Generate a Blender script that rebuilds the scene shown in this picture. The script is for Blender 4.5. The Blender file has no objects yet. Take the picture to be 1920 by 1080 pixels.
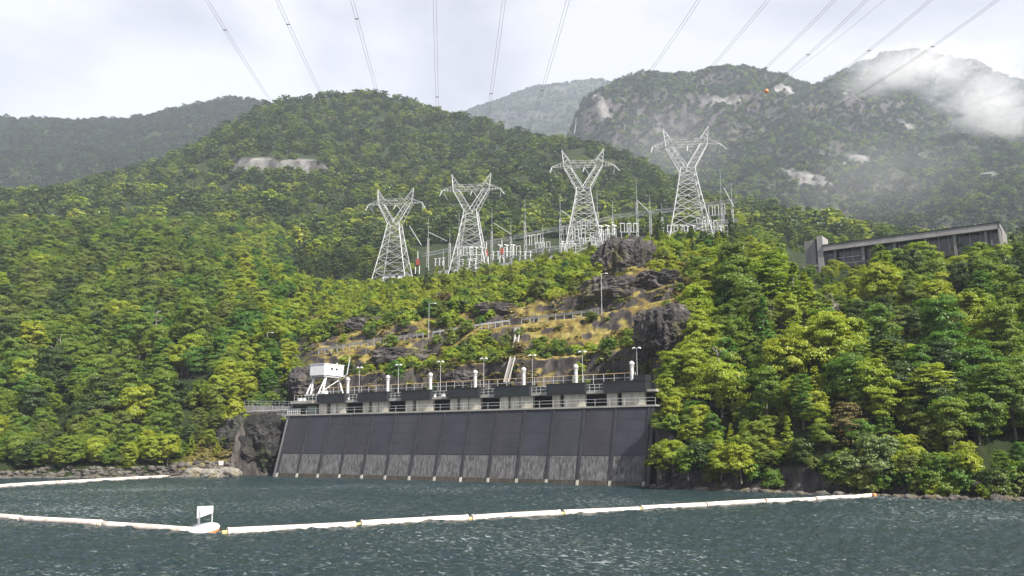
import bpy, bmesh, math, random
import numpy as np
from mathutils import Vector, Matrix, Euler
R = math.radians
HAZE = 0.00014
rng = np.random.default_rng(11)
random.seed(5)

# ------------------------------------------------------------------ camera
F = 1600.0; PITCH = math.atan(296.0 / F); CH = 6.0
cS, sS = math.cos(PITCH), math.sin(PITCH)
scene = bpy.context.scene
col = scene.collection
cam_d = bpy.data.cameras.new('camera'); cam = bpy.data.objects.new('camera', cam_d); col.objects.link(cam)
cam_d.sensor_width = 36; cam_d.lens = 30.0; cam_d.clip_start = 0.5; cam_d.clip_end = 20000
cam.location = (0, 0, CH); cam.rotation_euler = (R(90) + PITCH, 0, 0)
scene.camera = cam
scene.view_settings.view_transform = 'Standard'; scene.view_settings.look = 'None'
scene.view_settings.exposure = 1.36; scene.view_settings.gamma = 1.0
scene.view_settings.use_curve_mapping = False

# ------------------------------------------------------------------ sun and sky
SUN = Vector((0.50, -0.54, 0.76)).normalized()
sun_d = bpy.data.lights.new('sun', 'SUN'); sun_d.energy = 5.0; sun_d.angle = R(0.9); sun_d.color = (1.0, 0.94, 0.84)
sun = bpy.data.objects.new('sun', sun_d); col.objects.link(sun)
sun.rotation_euler = SUN.to_track_quat('Z', 'Y').to_euler(); sun.location = (60, -50, 90)
world = bpy.data.worlds.new('World'); scene.world = world; world.use_nodes = True
wn = world.node_tree; wn.nodes.clear()
def W(t, **k):
    n = wn.nodes.new(t)
    for a, b in k.items(): setattr(n, a, b)
    return n
sky = W('ShaderNodeTexSky', sky_type='NISHITA', sun_disc=False)
sky.sun_elevation = math.asin(SUN.z); sky.sun_rotation = math.atan2(SUN.x, SUN.y)
tc = W('ShaderNodeTexCoord')
mp = W('ShaderNodeMapping'); mp.inputs['Scale'].default_value = (1.0, 1.0, 2.2); mp.inputs['Location'].default_value = (7.7, 2.1, 1.3)
wn.links.new(tc.outputs['Generated'], mp.inputs['Vector'])
n1 = W('ShaderNodeTexNoise'); n1.inputs['Scale'].default_value = 1.7; n1.inputs['Detail'].default_value = 7; n1.inputs['Roughness'].default_value = 0.5; n1.inputs['Distortion'].default_value = 0.35
wn.links.new(mp.outputs[0], n1.inputs['Vector'])
ramp = W('ShaderNodeValToRGB')
e = ramp.color_ramp.elements
e[0].position = 0.43; e[0].color = (0.29, 0.288, 0.34, 1)
e[1].position = 0.575; e[1].color = (0.60, 0.59, 0.60, 1)
k = e.new(0.50); k.color = (0.41, 0.405, 0.45, 1)
wn.links.new(n1.outputs['Fac'], ramp.inputs['Fac'])
bg1 = W('ShaderNodeBackground'); bg1.inputs['Strength'].default_value = 0.595
bg2 = W('ShaderNodeBackground'); bg2.inputs['Strength'].default_value = 0.08
wn.links.new(ramp.outputs['Color'], bg1.inputs['Color']); wn.links.new(sky.outputs['Color'], bg2.inputs['Color'])
mx = W('ShaderNodeMixShader'); mx.inputs['Fac'].default_value = 0.06
wn.links.new(bg1.outputs[0], mx.inputs[1]); wn.links.new(bg2.outputs[0], mx.inputs[2])
wo = W('ShaderNodeOutputWorld'); wn.links.new(mx.outputs[0], wo.inputs['Surface'])

cy = scene.cycles
cy.max_bounces = 6; cy.diffuse_bounces = 1; cy.glossy_bounces = 2; cy.transmission_bounces = 3; cy.transparent_max_bounces = 8
cy.volume_bounces = 3; cy.use_denoising = True; cy.volume_max_steps = 256
try:
    cy.denoiser = 'OPENIMAGEDENOISE'; cy.denoising_input_passes = 'RGB_ALBEDO_NORMAL'
except Exception: pass
cy.sample_clamp_indirect = 4.0

# ------------------------------------------------------------------ maths helpers
def tanE(py):                       # height over depth of the ray at photo row py
    v = (540.0 - py) / F
    return (sS + v * cS) / (cS - v * sS)
def zy(D, py): return CH + D * tanE(py)
def aOf(px, py=600.0):
    v = (540.0 - py) / F
    return (px - 960.0) / F / (cS - v * sS)
def P(px, py, D): return Vector((aOf(px, py) * D, D, zy(D, py)))
def G(px, py, z=0.0):               # point at height z seen at that spot
    D = (z - CH) / tanE(py)
    return Vector((aOf(px, py) * D, D, z))
def PZ(px, D, z):                   # column px, depth D, height z
    t = (z - CH) / D
    v = (t * cS - sS) / (cS + t * sS)
    return Vector(((px - 960.0) / F / (cS - v * sS) * D, D, z))

_perm = np.random.default_rng(3).permutation(512)
def _h(ix, iy, iz):
    return _perm[(_perm[(_perm[ix & 511] + iy) & 511] + iz) & 511]
def noise3(p):
    p = np.asarray(p, dtype=float)
    i = np.floor(p).astype(int); f = p - i; u = f * f * f * (f * (f * 6 - 15) + 10)
    out = 0.0
    for dx in (0, 1):
        for dy in (0, 1):
            for dz in (0, 1):
                h = _h(i[..., 0] + dx, i[..., 1] + dy, i[..., 2] + dz)
                gx = ((h & 7) / 3.5 - 1); gy = (((h >> 3) & 7) / 3.5 - 1); gz = (((h >> 6) & 7) / 3.5 - 1)
                d = gx * (f[..., 0] - dx) + gy * (f[..., 1] - dy) + gz * (f[..., 2] - dz)
                w = (u[..., 0] if dx else 1 - u[..., 0]) * (u[..., 1] if dy else 1 - u[..., 1]) * (u[..., 2] if dz else 1 - u[..., 2])
                out = out + w * d
    return out
def fbm(p, octv=4, gain=0.5, ridged=False):
    p = np.asarray(p, dtype=float); s = 0; a = 1.0
    for o in range(octv):
        n = noise3(p * 2 ** o + 17.3 * o)
        s = s + a * ((0.5 - np.abs(n)) if ridged else n); a *= gain
    return s

# ------------------------------------------------------------------ materials
MATS = {}
def newmat(name):
    m = bpy.data.materials.new(name); m.use_nodes = True; m.node_tree.nodes.clear(); MATS[name] = m
    nt = m.node_tree
    def N(t, **kw):
        n = nt.nodes.new(t)
        for a, b in kw.items():
            if a.startswith('i_'): n.inputs[a[2:].replace('_', ' ')].default_value = b
            else: setattr(n, a, b)
        return n
    return m, nt, N, nt.links.new
def surf_mat(name, c, rough=0.7, metal=0.0, c2=None, scale=0.6, bump=0.15, streak=False, detail=6, contrast=(0.35, 0.68), bscale=None, dist=0.15):
    m, nt, N, L = newmat(name)
    tcn = N('ShaderNodeTexCoord'); mpn = N('ShaderNodeMapping')
    if streak: mpn.inputs['Scale'].default_value = (1, 1, 0.08)
    L(tcn.outputs['Object'], mpn.inputs['Vector'])
    nn = N('ShaderNodeTexNoise'); nn.inputs['Scale'].default_value = scale; nn.inputs['Detail'].default_value = detail; nn.inputs['Roughness'].default_value = 0.62
    L(mpn.outputs[0], nn.inputs['Vector'])
    rp = N('ShaderNodeValToRGB'); rp.color_ramp.elements[0].position = contrast[0]; rp.color_ramp.elements[1].position = contrast[1]
    rp.color_ramp.elements[0].color = (*c, 1); rp.color_ramp.elements[1].color = (*(c2 or tuple(min(1, x * 1.25) for x in c)), 1)
    L(nn.outputs['Fac'], rp.inputs['Fac'])
    b = N('ShaderNodeBsdfPrincipled'); b.inputs['Roughness'].default_value = rough; b.inputs['Metallic'].default_value = metal
    L(rp.outputs['Color'], b.inputs['Base Color'])
    if bump:
        n2 = N('ShaderNodeTexNoise'); n2.inputs['Scale'].default_value = bscale or scale * 5; n2.inputs['Detail'].default_value = 5
        L(tcn.outputs['Object'], n2.inputs['Vector'])
        bp = N('ShaderNodeBump'); bp.inputs['Strength'].default_value = bump; bp.inputs['Distance'].default_value = dist
        L(n2.outputs['Fac'], bp.inputs['Height']); L(bp.outputs[0], b.inputs['Normal'])
    o = N('ShaderNodeOutputMaterial'); L(b.outputs[0], o.inputs['Surface'])
    return m

def leaf_mat(name, cA, cB, cC, trans=0.32):
    m, nt, N, L = newmat(name)
    g = N('ShaderNodeNewGeometry'); oi = N('ShaderNodeObjectInfo')
    mix1 = N('ShaderNodeMix', data_type='RGBA'); ca = N('ShaderNodeAttribute', attribute_name='clump'); cm = N('ShaderNodeMix', data_type='FLOAT'); cm.inputs['Factor'].default_value = 0.62
    L(g.outputs['Random Per Island'], cm.inputs['A']); L(ca.outputs['Fac'], cm.inputs['B']); L(cm.outputs['Result'], mix1.inputs['Factor'])
    mix1.inputs['A'].default_value = (*cA, 1); mix1.inputs['B'].default_value = (*cB, 1)
    vm = N('ShaderNodeVectorMath', operation='SCALE'); vm.inputs['Scale'].default_value = 0.035; L(oi.outputs['Location'], vm.inputs[0])
    nz = N('ShaderNodeTexNoise'); nz.inputs['Scale'].default_value = 1.0; nz.inputs['Detail'].default_value = 2; L(vm.outputs[0], nz.inputs['Vector'])
    ad = N('ShaderNodeMath', operation='MULTIPLY_ADD'); L(oi.outputs['Random'], ad.inputs[0]); ad.inputs[1].default_value = 0.5; L(nz.outputs['Fac'], ad.inputs[2])
    mr = N('ShaderNodeMapRange'); L(ad.outputs[0], mr.inputs['Value']); mr.inputs['From Min'].default_value = 0.45; mr.inputs['From Max'].default_value = 1.05
    mix2 = N('ShaderNodeMix', data_type='RGBA'); L(mr.outputs[0], mix2.inputs['Factor']); L(mix1.outputs['Result'], mix2.inputs['A']); mix2.inputs['B'].default_value = (*cC, 1)
    df = N('ShaderNodeBsdfDiffuse'); tr = N('ShaderNodeBsdfTranslucent'); L(mix2.outputs['Result'], df.inputs['Color'])
    hs = N('ShaderNodeHueSaturation'); hs.inputs['Saturation'].default_value = 1.15; hs.inputs['Value'].default_value = 1.5; hs.inputs['Hue'].default_value = 0.497
    L(mix2.outputs['Result'], hs.inputs['Color']); L(hs.outputs[0], tr.inputs['Color'])
    ms = N('ShaderNodeMixShader'); ms.inputs['Fac'].default_value = trans; L(df.outputs[0], ms.inputs[1]); L(tr.outputs[0], ms.inputs[2])
    gl = N('ShaderNodeBsdfGlossy'); gl.inputs['Roughness'].default_value = 0.45; gl.inputs['Color'].default_value = (0.6, 0.65, 0.6, 1)
    m2 = N('ShaderNodeMixShader'); m2.inputs['Fac'].default_value = 0.035; L(ms.outputs[0], m2.inputs[1]); L(gl.outputs[0], m2.inputs[2])
    o = N('ShaderNodeOutputMaterial'); L(m2.outputs[0], o.inputs['Surface'])
    return m

LEAF = {
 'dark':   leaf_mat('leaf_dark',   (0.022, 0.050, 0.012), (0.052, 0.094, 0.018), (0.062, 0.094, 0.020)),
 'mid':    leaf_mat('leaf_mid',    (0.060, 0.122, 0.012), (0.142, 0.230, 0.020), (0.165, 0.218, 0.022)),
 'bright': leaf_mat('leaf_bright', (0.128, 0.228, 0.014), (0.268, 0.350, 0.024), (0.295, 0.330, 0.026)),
 'olive':  leaf_mat('leaf_olive',  (0.060, 0.110, 0.018), (0.130, 0.185, 0.028), (0.150, 0.180, 0.032)),
 'grey':   leaf_mat('leaf_cloud_shade', (0.016, 0.026, 0.012), (0.036, 0.052, 0.022), (0.040, 0.052, 0.022)),  # cloud shadow over the back hills is mixed into this leaf colour
 'rust':   leaf_mat('leaf_rust',   (0.090, 0.075, 0.028), (0.160, 0.120, 0.035), (0.150, 0.125, 0.040), 0.25),
 'pale':   leaf_mat('leaf_pale',   (0.080, 0.140, 0.040), (0.200, 0.260, 0.090), (0.170, 0.220, 0.070)),
 'fresh':  leaf_mat('leaf_fresh',  (0.040, 0.120, 0.012), (0.090, 0.200, 0.020), (0.110, 0.185, 0.020)),
}
BARK = surf_mat('bark', (0.10, 0.085, 0.07), 0.9, c2=(0.22, 0.20, 0.17), scale=2.0, bump=0.3)
M_CONC = surf_mat('concrete', (0.30, 0.29, 0.26), 0.85, c2=(0.42, 0.41, 0.37), scale=0.5, bump=0.15)
M_PALEC = surf_mat('pale_concrete', (0.38, 0.36, 0.30), 0.85, c2=(0.66, 0.63, 0.54), scale=0.8, bump=0.1, streak=True)
M_DARKP = surf_mat('dark_membrane', (0.040, 0.043, 0.052), 0.62, c2=(0.066, 0.066, 0.076), scale=0.35, bump=0.10)
M_RIB = surf_mat('rib_dark', (0.016, 0.017, 0.020), 0.7, c2=(0.032, 0.033, 0.038), scale=0.6, bump=0.1)
M_STREAK = surf_mat('stained_concrete', (0.034, 0.033, 0.034), 0.85, c2=(0.16, 0.16, 0.165), scale=3.4, bump=0.03, detail=9, streak=True, contrast=(0.36, 0.66))
M_ALGAE = surf_mat('waterline_stain', (0.020, 0.017, 0.012), 0.6, c2=(0.085, 0.068, 0.048), scale=3.0, bump=0.2, streak=True)
M_BLACK = surf_mat('black_steel', (0.010, 0.014, 0.016), 0.6, c2=(0.022, 0.026, 0.028), scale=0.6, bump=0.05)
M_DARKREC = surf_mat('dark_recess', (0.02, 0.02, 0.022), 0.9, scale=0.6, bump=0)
M_WHITE = surf_mat('white_paint', (0.70, 0.70, 0.71), 0.5, c2=(0.80, 0.80, 0.81), scale=0.7, bump=0.03)
M_CREAM = surf_mat('cream_rail_paint', (0.66, 0.42, 0.16), 0.5, c2=(0.72, 0.60, 0.38), scale=0.5, bump=0)
M_STEEL = surf_mat('galvanised_steel', (0.40, 0.41, 0.42), 0.55, 0.15, c2=(0.60, 0.61, 0.62), scale=0.4, bump=0)
M_GREY = surf_mat('grey_steel', (0.22, 0.23, 0.25), 0.6, 0.2, c2=(0.33, 0.34, 0.36), scale=0.5, bump=0)
M_DKGREY = surf_mat('weathered_grey_rail', (0.08, 0.08, 0.085), 0.7, 0.0, c2=(0.24, 0.23, 0.23), scale=0.8, bump=0)
M_INS = surf_mat('glass_insulator', (0.42, 0.44, 0.45), 0.3, c2=(0.62, 0.64, 0.65), scale=1, bump=0)
M_WIRE = surf_mat('conductor', (0.13, 0.13, 0.145), 0.6, 0.3, bump=0)
M_RED = surf_mat('red_paint', (0.22, 0.035, 0.02), 0.5, bump=0)
M_ORANGE = surf_mat('orange_paint', (0.75, 0.22, 0.05), 0.5, c2=(0.80, 0.36, 0.14), scale=1.2, bump=0)
M_FLOAT = surf_mat('float_pipe', (0.42, 0.33, 0.27), 0.55, c2=(0.72, 0.64, 0.59), scale=1.3, bump=0.05, contrast=(0.3, 0.6))
M_YELLOW = surf_mat('yellow_collar', (0.42, 0.33, 0.12), 0.6, c2=(0.55, 0.45, 0.2), bump=0)
M_GLASS = surf_mat('dark_glass', (0.03, 0.035, 0.04), 0.12, bump=0)
M_BCONC = surf_mat('weathered_concrete', (0.13, 0.125, 0.125), 0.85, c2=(0.23, 0.225, 0.22), scale=0.35, bump=0.1, streak=True)
M_FASCIA = surf_mat('fascia_concrete', (0.24, 0.23, 0.23), 0.8, c2=(0.36, 0.35, 0.345), scale=0.2, bump=0.05)

def rock_mat(name, cA, cB, cC, lichen, sc=0.35):
    m, nt, N, L = newmat(name)
    g = N('ShaderNodeNewGeometry'); mpn = N('ShaderNodeMapping'); mpn.inputs['Scale'].default_value = (1, 1, 0.45); L(g.outputs['Position'], mpn.inputs['Vector'])
    n = N('ShaderNodeTexNoise', i_Scale=sc, i_Detail=8.0, i_Roughness=0.68); L(mpn.outputs[0], n.inputs['Vector'])
    rp = N('ShaderNodeValToRGB'); el = rp.color_ramp.elements; el[0].position = 0.33; el[0].color = (*cA, 1); el[1].position = 0.70; el[1].color = (*cC, 1)
    q = el.new(0.5); q.color = (*cB, 1); L(n.outputs['Fac'], rp.inputs['Fac'])
    n2 = N('ShaderNodeTexNoise', i_Scale=sc * 0.45, i_Detail=5.0); L(g.outputs['Position'], n2.inputs['Vector'])
    mr = N('ShaderNodeMapRange'); mr.inputs['From Min'].default_value = 0.53; mr.inputs['From Max'].default_value = 0.66; L(n2.outputs['Fac'], mr.inputs['Value'])
    mm = N('ShaderNodeMath', operation='MULTIPLY'); L(mr.outputs[0], mm.inputs[0]); mm.inputs[1].default_value = 0.75
    mix = N('ShaderNodeMix', data_type='RGBA'); L(mm.outputs[0], mix.inputs['Factor']); L(rp.outputs[0], mix.inputs['A']); mix.inputs['B'].default_value = (*lichen, 1)
    n3 = N('ShaderNodeTexNoise', i_Scale=sc * 4, i_Detail=7.0, i_Roughness=0.7); L(mpn.outputs[0], n3.inputs['Vector'])
    bp = N('ShaderNodeBump'); bp.inputs['Strength'].default_value = 0.9; bp.inputs['Distance'].default_value = 0.6; L(n3.outputs['Fac'], bp.inputs['Height'])
    b = N('ShaderNodeBsdfPrincipled'); b.inputs['Roughness'].default_value = 0.9; L(mix.outputs['Result'], b.inputs['Base Color']); L(bp.outputs[0], b.inputs['Normal'])
    o = N('ShaderNodeOutputMaterial'); L(b.outputs[0], o.inputs['Surface'])
    return m
M_ROCK = rock_mat('cliff_rock', (0.016, 0.015, 0.015), (0.060, 0.053, 0.052), (0.17, 0.152, 0.142), (0.10, 0.095, 0.03))
M_WET = rock_mat('wet_rock', (0.006, 0.006, 0.006), (0.022, 0.021, 0.020), (0.085, 0.080, 0.074), (0.030, 0.042, 0.012))  # near-black wet rock, darkened to offset the sun falling on this cliff
M_RIPRAP = rock_mat('riprap_rock', (0.035, 0.032, 0.030), (0.11, 0.10, 0.09), (0.26, 0.24, 0.215), (0.14, 0.12, 0.06), 0.9)
M_LEDGE = rock_mat('ledge_rock', (0.12, 0.11, 0.10), (0.25, 0.235, 0.21), (0.42, 0.40, 0.36), (0.20, 0.17, 0.09), 0.7)

def ground_mat():
    """hillside ground: rock where steep, dry and green grass elsewhere; attribute 'bare' = pale exposed rock"""
    m, nt, N, L = newmat('hillside_ground')
    g = N('ShaderNodeNewGeometry'); at = N('ShaderNodeAttribute', attribute_name='bare'); at2 = N('ShaderNodeAttribute', attribute_name='dry')
    n = N('ShaderNodeTexNoise', i_Scale=0.16, i_Detail=9.0, i_Roughness=0.66); L(g.outputs['Position'], n.inputs['Vector'])
    gr = N('ShaderNodeValToRGB'); el = gr.color_ramp.elements; el[0].position = 0.32; el[0].color = (0.012, 0.020, 0.007, 1); el[1].position = 0.68; el[1].color = (0.032, 0.046, 0.013, 1)  # green darkened for humus and for the shade under the trees
    L(n.outputs['Fac'], gr.inputs['Fac'])
    dr = N('ShaderNodeValToRGB'); el = dr.color_ramp.elements; el[0].position = 0.34; el[0].color = (0.040, 0.055, 0.014, 1); el[1].position = 0.68; el[1].color = (0.38, 0.29, 0.13, 1)
    q = el.new(0.46); q.color = (0.15, 0.10, 0.035, 1); q = el.new(0.55); q.color = (0.22, 0.19, 0.05, 1)
    n5 = N('ShaderNodeTexNoise', i_Scale=0.33, i_Detail=8.0, i_Roughness=0.7); L(g.outputs['Position'], n5.inputs['Vector']); L(n5.outputs['Fac'], dr.inputs['Fac'])
    mxg = N('ShaderNodeMix', data_type='RGBA'); L(at2.outputs['Fac'], mxg.inputs['Factor']); L(gr.outputs[0], mxg.inputs['A']); L(dr.outputs[0], mxg.inputs['B'])
    mpn = N('ShaderNodeMapping'); mpn.inputs['Scale'].default_value = (1, 1, 0.4); L(g.outputs['Position'], mpn.inputs['Vector'])
    n2 = N('ShaderNodeTexNoise', i_Scale=0.5, i_Detail=9.0, i_Roughness=0.7); L(mpn.outputs[0], n2.inputs['Vector'])
    rk = N('ShaderNodeValToRGB'); el = rk.color_ramp.elements; el[0].position = 0.33; el[0].color = (0.025, 0.022, 0.022, 1); el[1].position = 0.72; el[1].color = (0.17, 0.152, 0.142, 1)
    q = el.new(0.5); q.color = (0.058, 0.051, 0.048, 1); L(n2.outputs['Fac'], rk.inputs['Fac'])
    sx = N('ShaderNodeSeparateXYZ'); L(g.outputs['Normal'], sx.inputs[0])
    n3 = N('ShaderNodeTexNoise', i_Scale=0.12, i_Detail=4.0); L(g.outputs['Position'], n3.inputs['Vector'])
    sm = N('ShaderNodeMath', operation='MULTIPLY_ADD'); L(n3.outputs['Fac'], sm.inputs[0]); sm.inputs[1].default_value = 0.9; L(sx.outputs['Z'], sm.inputs[2])
    mr = N('ShaderNodeMapRange'); L(sm.outputs[0], mr.inputs['Value']); mr.inputs['From Min'].default_value = 1.06; mr.inputs['From Max'].default_value = 0.90
    mxr = N('ShaderNodeMix', data_type='RGBA'); L(mr.outputs[0], mxr.inputs['Factor']); L(mxg.outputs['Result'], mxr.inputs['A']); L(rk.outputs[0], mxr.inputs['B'])
    pb = N('ShaderNodeValToRGB'); el = pb.color_ramp.elements; el[0].position = 0.40; el[0].color = (0.05, 0.048, 0.045, 1); el[1].position = 0.62; el[1].color = (0.25, 0.243, 0.235, 1)
    n6 = N('ShaderNodeTexNoise', i_Scale=0.06, i_Detail=8.0, i_Roughness=0.7); L(mpn.outputs[0], n6.inputs['Vector']); L(n6.outputs['Fac'], pb.inputs['Fac'])
    mxb = N('ShaderNodeMix', data_type='RGBA'); L(at.outputs['Fac'], mxb.inputs['Factor']); L(mxr.outputs['Result'], mxb.inputs['A']); L(pb.outputs[0], mxb.inputs['B'])
    bp = N('ShaderNodeBump'); bp.inputs['Strength'].default_value = 0.8; bp.inputs['Distance'].default_value = 0.7
    n4 = N('ShaderNodeTexNoise', i_Scale=1.4, i_Detail=7.0, i_Roughness=0.7); L(mpn.outputs[0], n4.inputs['Vector']); L(n4.outputs['Fac'], bp.inputs['Height'])
    b = N('ShaderNodeBsdfPrincipled'); b.inputs['Roughness'].default_value = 0.92; b.inputs['Specular IOR Level'].default_value = 0.2
    L(mxb.outputs['Result'], b.inputs['Base Color']); L(bp.outputs[0], b.inputs['Normal'])
    o = N('ShaderNodeOutputMaterial'); L(b.outputs[0], o.inputs['Surface'])
    return m
M_GROUND = ground_mat()

def water_mat():
    m, nt, N, L = newmat('lake_water')
    g = N('ShaderNodeNewGeometry')
    mpn = N('ShaderNodeMapping'); mpn.inputs['Scale'].default_value = (0.75, 1.5, 1); mpn.inputs['Rotation'].default_value = (0, 0, R(14)); L(g.outputs['Position'], mpn.inputs['Vector'])
    n = N('ShaderNodeTexNoise', i_Scale=3.4, i_Detail=6.0, i_Roughness=0.62, i_Distortion=0.4); L(mpn.outputs[0], n.inputs['Vector'])
    bp = N('ShaderNodeBump'); bp.inputs['Strength'].default_value = 1.0; bp.inputs['Distance'].default_value = 0.40; L(n.outputs['Fac'], bp.inputs['Height'])
    b = N('ShaderNodeBsdfPrincipled'); b.inputs['Base Color'].default_value = (0.012, 0.031, 0.035, 1); b.inputs['Roughness'].default_value = 0.18; b.inputs['IOR'].default_value = 1.33
    L(bp.outputs[0], b.inputs['Normal'])
    # whitecap flecks
    nf = N('ShaderNodeTexNoise', i_Scale=3.2, i_Detail=7.0, i_Roughness=0.72, i_Distortion=0.6)
    m3 = N('ShaderNodeMapping'); m3.inputs['Scale'].default_value = (0.6, 1.7, 1); m3.inputs['Rotation'].default_value = (0, 0, R(14)); L(g.outputs['Position'], m3.inputs['Vector']); L(m3.outputs[0], nf.inputs['Vector'])
    nb = N('ShaderNodeTexNoise', i_Scale=0.03, i_Detail=3.0); L(g.outputs['Position'], nb.inputs['Vector'])
    ad = N('ShaderNodeMath', operation='MULTIPLY_ADD'); L(nb.outputs['Fac'], ad.inputs[0]); ad.inputs[1].default_value = 0.35; L(nf.outputs['Fac'], ad.inputs[2])
    mr = N('ShaderNodeMapRange'); mr.inputs['From Min'].default_value = 0.74; mr.inputs['From Max'].default_value = 0.90; mr.inputs['To Max'].default_value = 0.5; L(ad.outputs[0], mr.inputs['Value'])
    df = N('ShaderNodeBsdfDiffuse'); df.inputs['Color'].default_value = (0.5, 0.55, 0.56, 1)
    ms = N('ShaderNodeMixShader'); L(mr.outputs[0], ms.inputs['Fac']); L(b.outputs[0], ms.inputs[1]); L(df.outputs[0], ms.inputs[2])
    o = N('ShaderNodeOutputMaterial'); L(ms.outputs[0], o.inputs['Surface'])
    return m
M_WATER = water_mat()

# ------------------------------------------------------------------ object helpers
def link(o, parent=None):
    col.objects.link(o)
    if parent is not None: o.parent = parent
    return o
def tag(o, label=None, cat=None, group=None, kind=None):
    if label: o['label'] = label
    if cat: o['category'] = cat
    if group: o['group'] = group
    if kind: o['kind'] = kind
    return o
def empty(name, loc, rz=0.0, label=None, cat=None, group=None):
    o = bpy.data.objects.new(name, None); o.empty_display_size = 0.5; link(o)
    o.location = loc; o.rotation_euler = (0, 0, rz)
    return tag(o, label, cat, group)
def mesh_np(name, V, Fq, mat, smooth=False):
    me = bpy.data.meshes.new(name); V = np.asarray(V, dtype=np.float32); Fq = np.asarray(Fq, dtype=np.int32)
    nf, k = Fq.shape
    me.vertices.add(len(V)); me.vertices.foreach_set('co', V.ravel())
    me.loops.add(nf * k); me.loops.foreach_set('vertex_index', Fq.ravel())
    me.polygons.add(nf); me.polygons.foreach_set('loop_start', np.arange(nf, dtype=np.int32) * k)
    me.update(calc_edges=True)
    if smooth: me.polygons.foreach_set('use_smooth', np.ones(nf, dtype=bool))
    if mat: me.materials.append(mat)
    return me
class MB:
    """collects shapes, builds ONE mesh object"""
    def __init__(s): s.v = []; s.f = []
    def box(s, x0, x1, y0, y1, z0, z1):
        b = len(s.v); s.v += [(x0, y0, z0), (x1, y0, z0), (x1, y1, z0), (x0, y1, z0), (x0, y0, z1), (x1, y0, z1), (x1, y1, z1), (x0, y1, z1)]
        s.f += [tuple(b + i for i in q) for q in ((0, 3, 2, 1), (4, 5, 6, 7), (0, 1, 5, 4), (1, 2, 6, 5), (2, 3, 7, 6), (3, 0, 4, 7))]; return s
    def hexa(s, pts):
        b = len(s.v); s.v += [tuple(p) for p in pts]
        s.f += [tuple(b + i for i in q) for q in ((0, 3, 2, 1), (4, 5, 6, 7), (0, 1, 5, 4), (1, 2, 6, 5), (2, 3, 7, 6), (3, 0, 4, 7))]; return s
    def tube(s, a, b, r0, r1=None, n=6, caps=True):
        a = Vector(a); b = Vector(b); r1 = r0 if r1 is None else r1; d = (b - a)
        if d.length < 1e-6: return s
        q = d.to_track_quat('Z', 'Y'); k = len(s.v)
        for p, r in ((a, r0), (b, r1)):
            for i in range(n):
                w = 2 * math.pi * i / n + (math.pi / 4 if n == 4 else 0); s.v.append(tuple(p + q @ Vector((r * math.cos(w), r * math.sin(w), 0))))
        for i in range(n): s.f.append((k + i, k + (i + 1) % n, k + n + (i + 1) % n, k + n + i))
        if caps: s.f += [tuple(k + i for i in range(n))[::-1], tuple(k + n + i for i in range(n))]
        return s
    def path(s, pts, r, n=6):
        """one continuous tube through the points"""
        pts = [Vector(p) for p in pts]; k = len(s.v)
        for j, p in enumerate(pts):
            d = (pts[min(j + 1, len(pts) - 1)] - pts[max(j - 1, 0)]); q = d.to_track_quat('Z', 'Y'); rr = r[j] if isinstance(r, (list, tuple)) else r
            for i in range(n):
                w = 2 * math.pi * i / n; s.v.append(tuple(p + q @ Vector((rr * math.cos(w), rr * math.sin(w), 0))))
        for j in range(len(pts) - 1):
            for i in range(n): s.f.append((k + j * n + i, k + j * n + (i + 1) % n, k + (j + 1) * n + (i + 1) % n, k + (j + 1) * n + i))
        s.f += [tuple(k + i for i in range(n))[::-1], tuple(k + (len(pts) - 1) * n + i for i in range(n))]
        return s
    def lathe(s, prof, c=(0, 0, 0), n=12):
        k = len(s.v)
        for r, z in prof:
            for i in range(n):
                w = 2 * math.pi * i / n; s.v.append((c[0] + r * math.cos(w), c[1] + r * math.sin(w), c[2] + z))
        for j in range(len(prof) - 1):
            for i in range(n): s.f.append((k + j * n + i, k + j * n + (i + 1) % n, k + (j + 1) * n + (i + 1) % n, k + (j + 1) * n + i))
        s.f += [tuple(k + i for i in range(n))[::-1], tuple(k + (len(prof) - 1) * n + i for i in range(n))]
        return s
    def mesh(s, name, mat):
        me = bpy.data.meshes.new(name); me.from_pydata(s.v, [], s.f); me.materials.append(mat); me.update(); return me
    def build(s, name, mat, parent=None, bevel=0.0, smooth=False):
        me = s.mesh(name, mat)
        if bevel:
            bm = bmesh.new(); bm.from_mesh(me); bmesh.ops.bevel(bm, geom=bm.edges[:], offset=bevel, segments=1, affect='EDGES'); bm.to_mesh(me); bm.free()
        if smooth: me.polygons.foreach_set('use_smooth', [True] * len(me.polygons))
        return link(bpy.data.objects.new(name, me), parent)
def children(o): return CH_OF.get(o, [])
def copy_tree(root, loc, rz=None, scale=None):
    c = root.copy(); col.objects.link(c); c.location = loc
    if rz is not None: c.rotation_euler = (0, 0, rz)
    if scale is not None: c.scale = scale
    for ch in root.children:
        d = ch.copy(); col.objects.link(d); d.parent = c
        for g in ch.children:
            h = g.copy(); col.objects.link(h); h.parent = d
    return c

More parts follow.
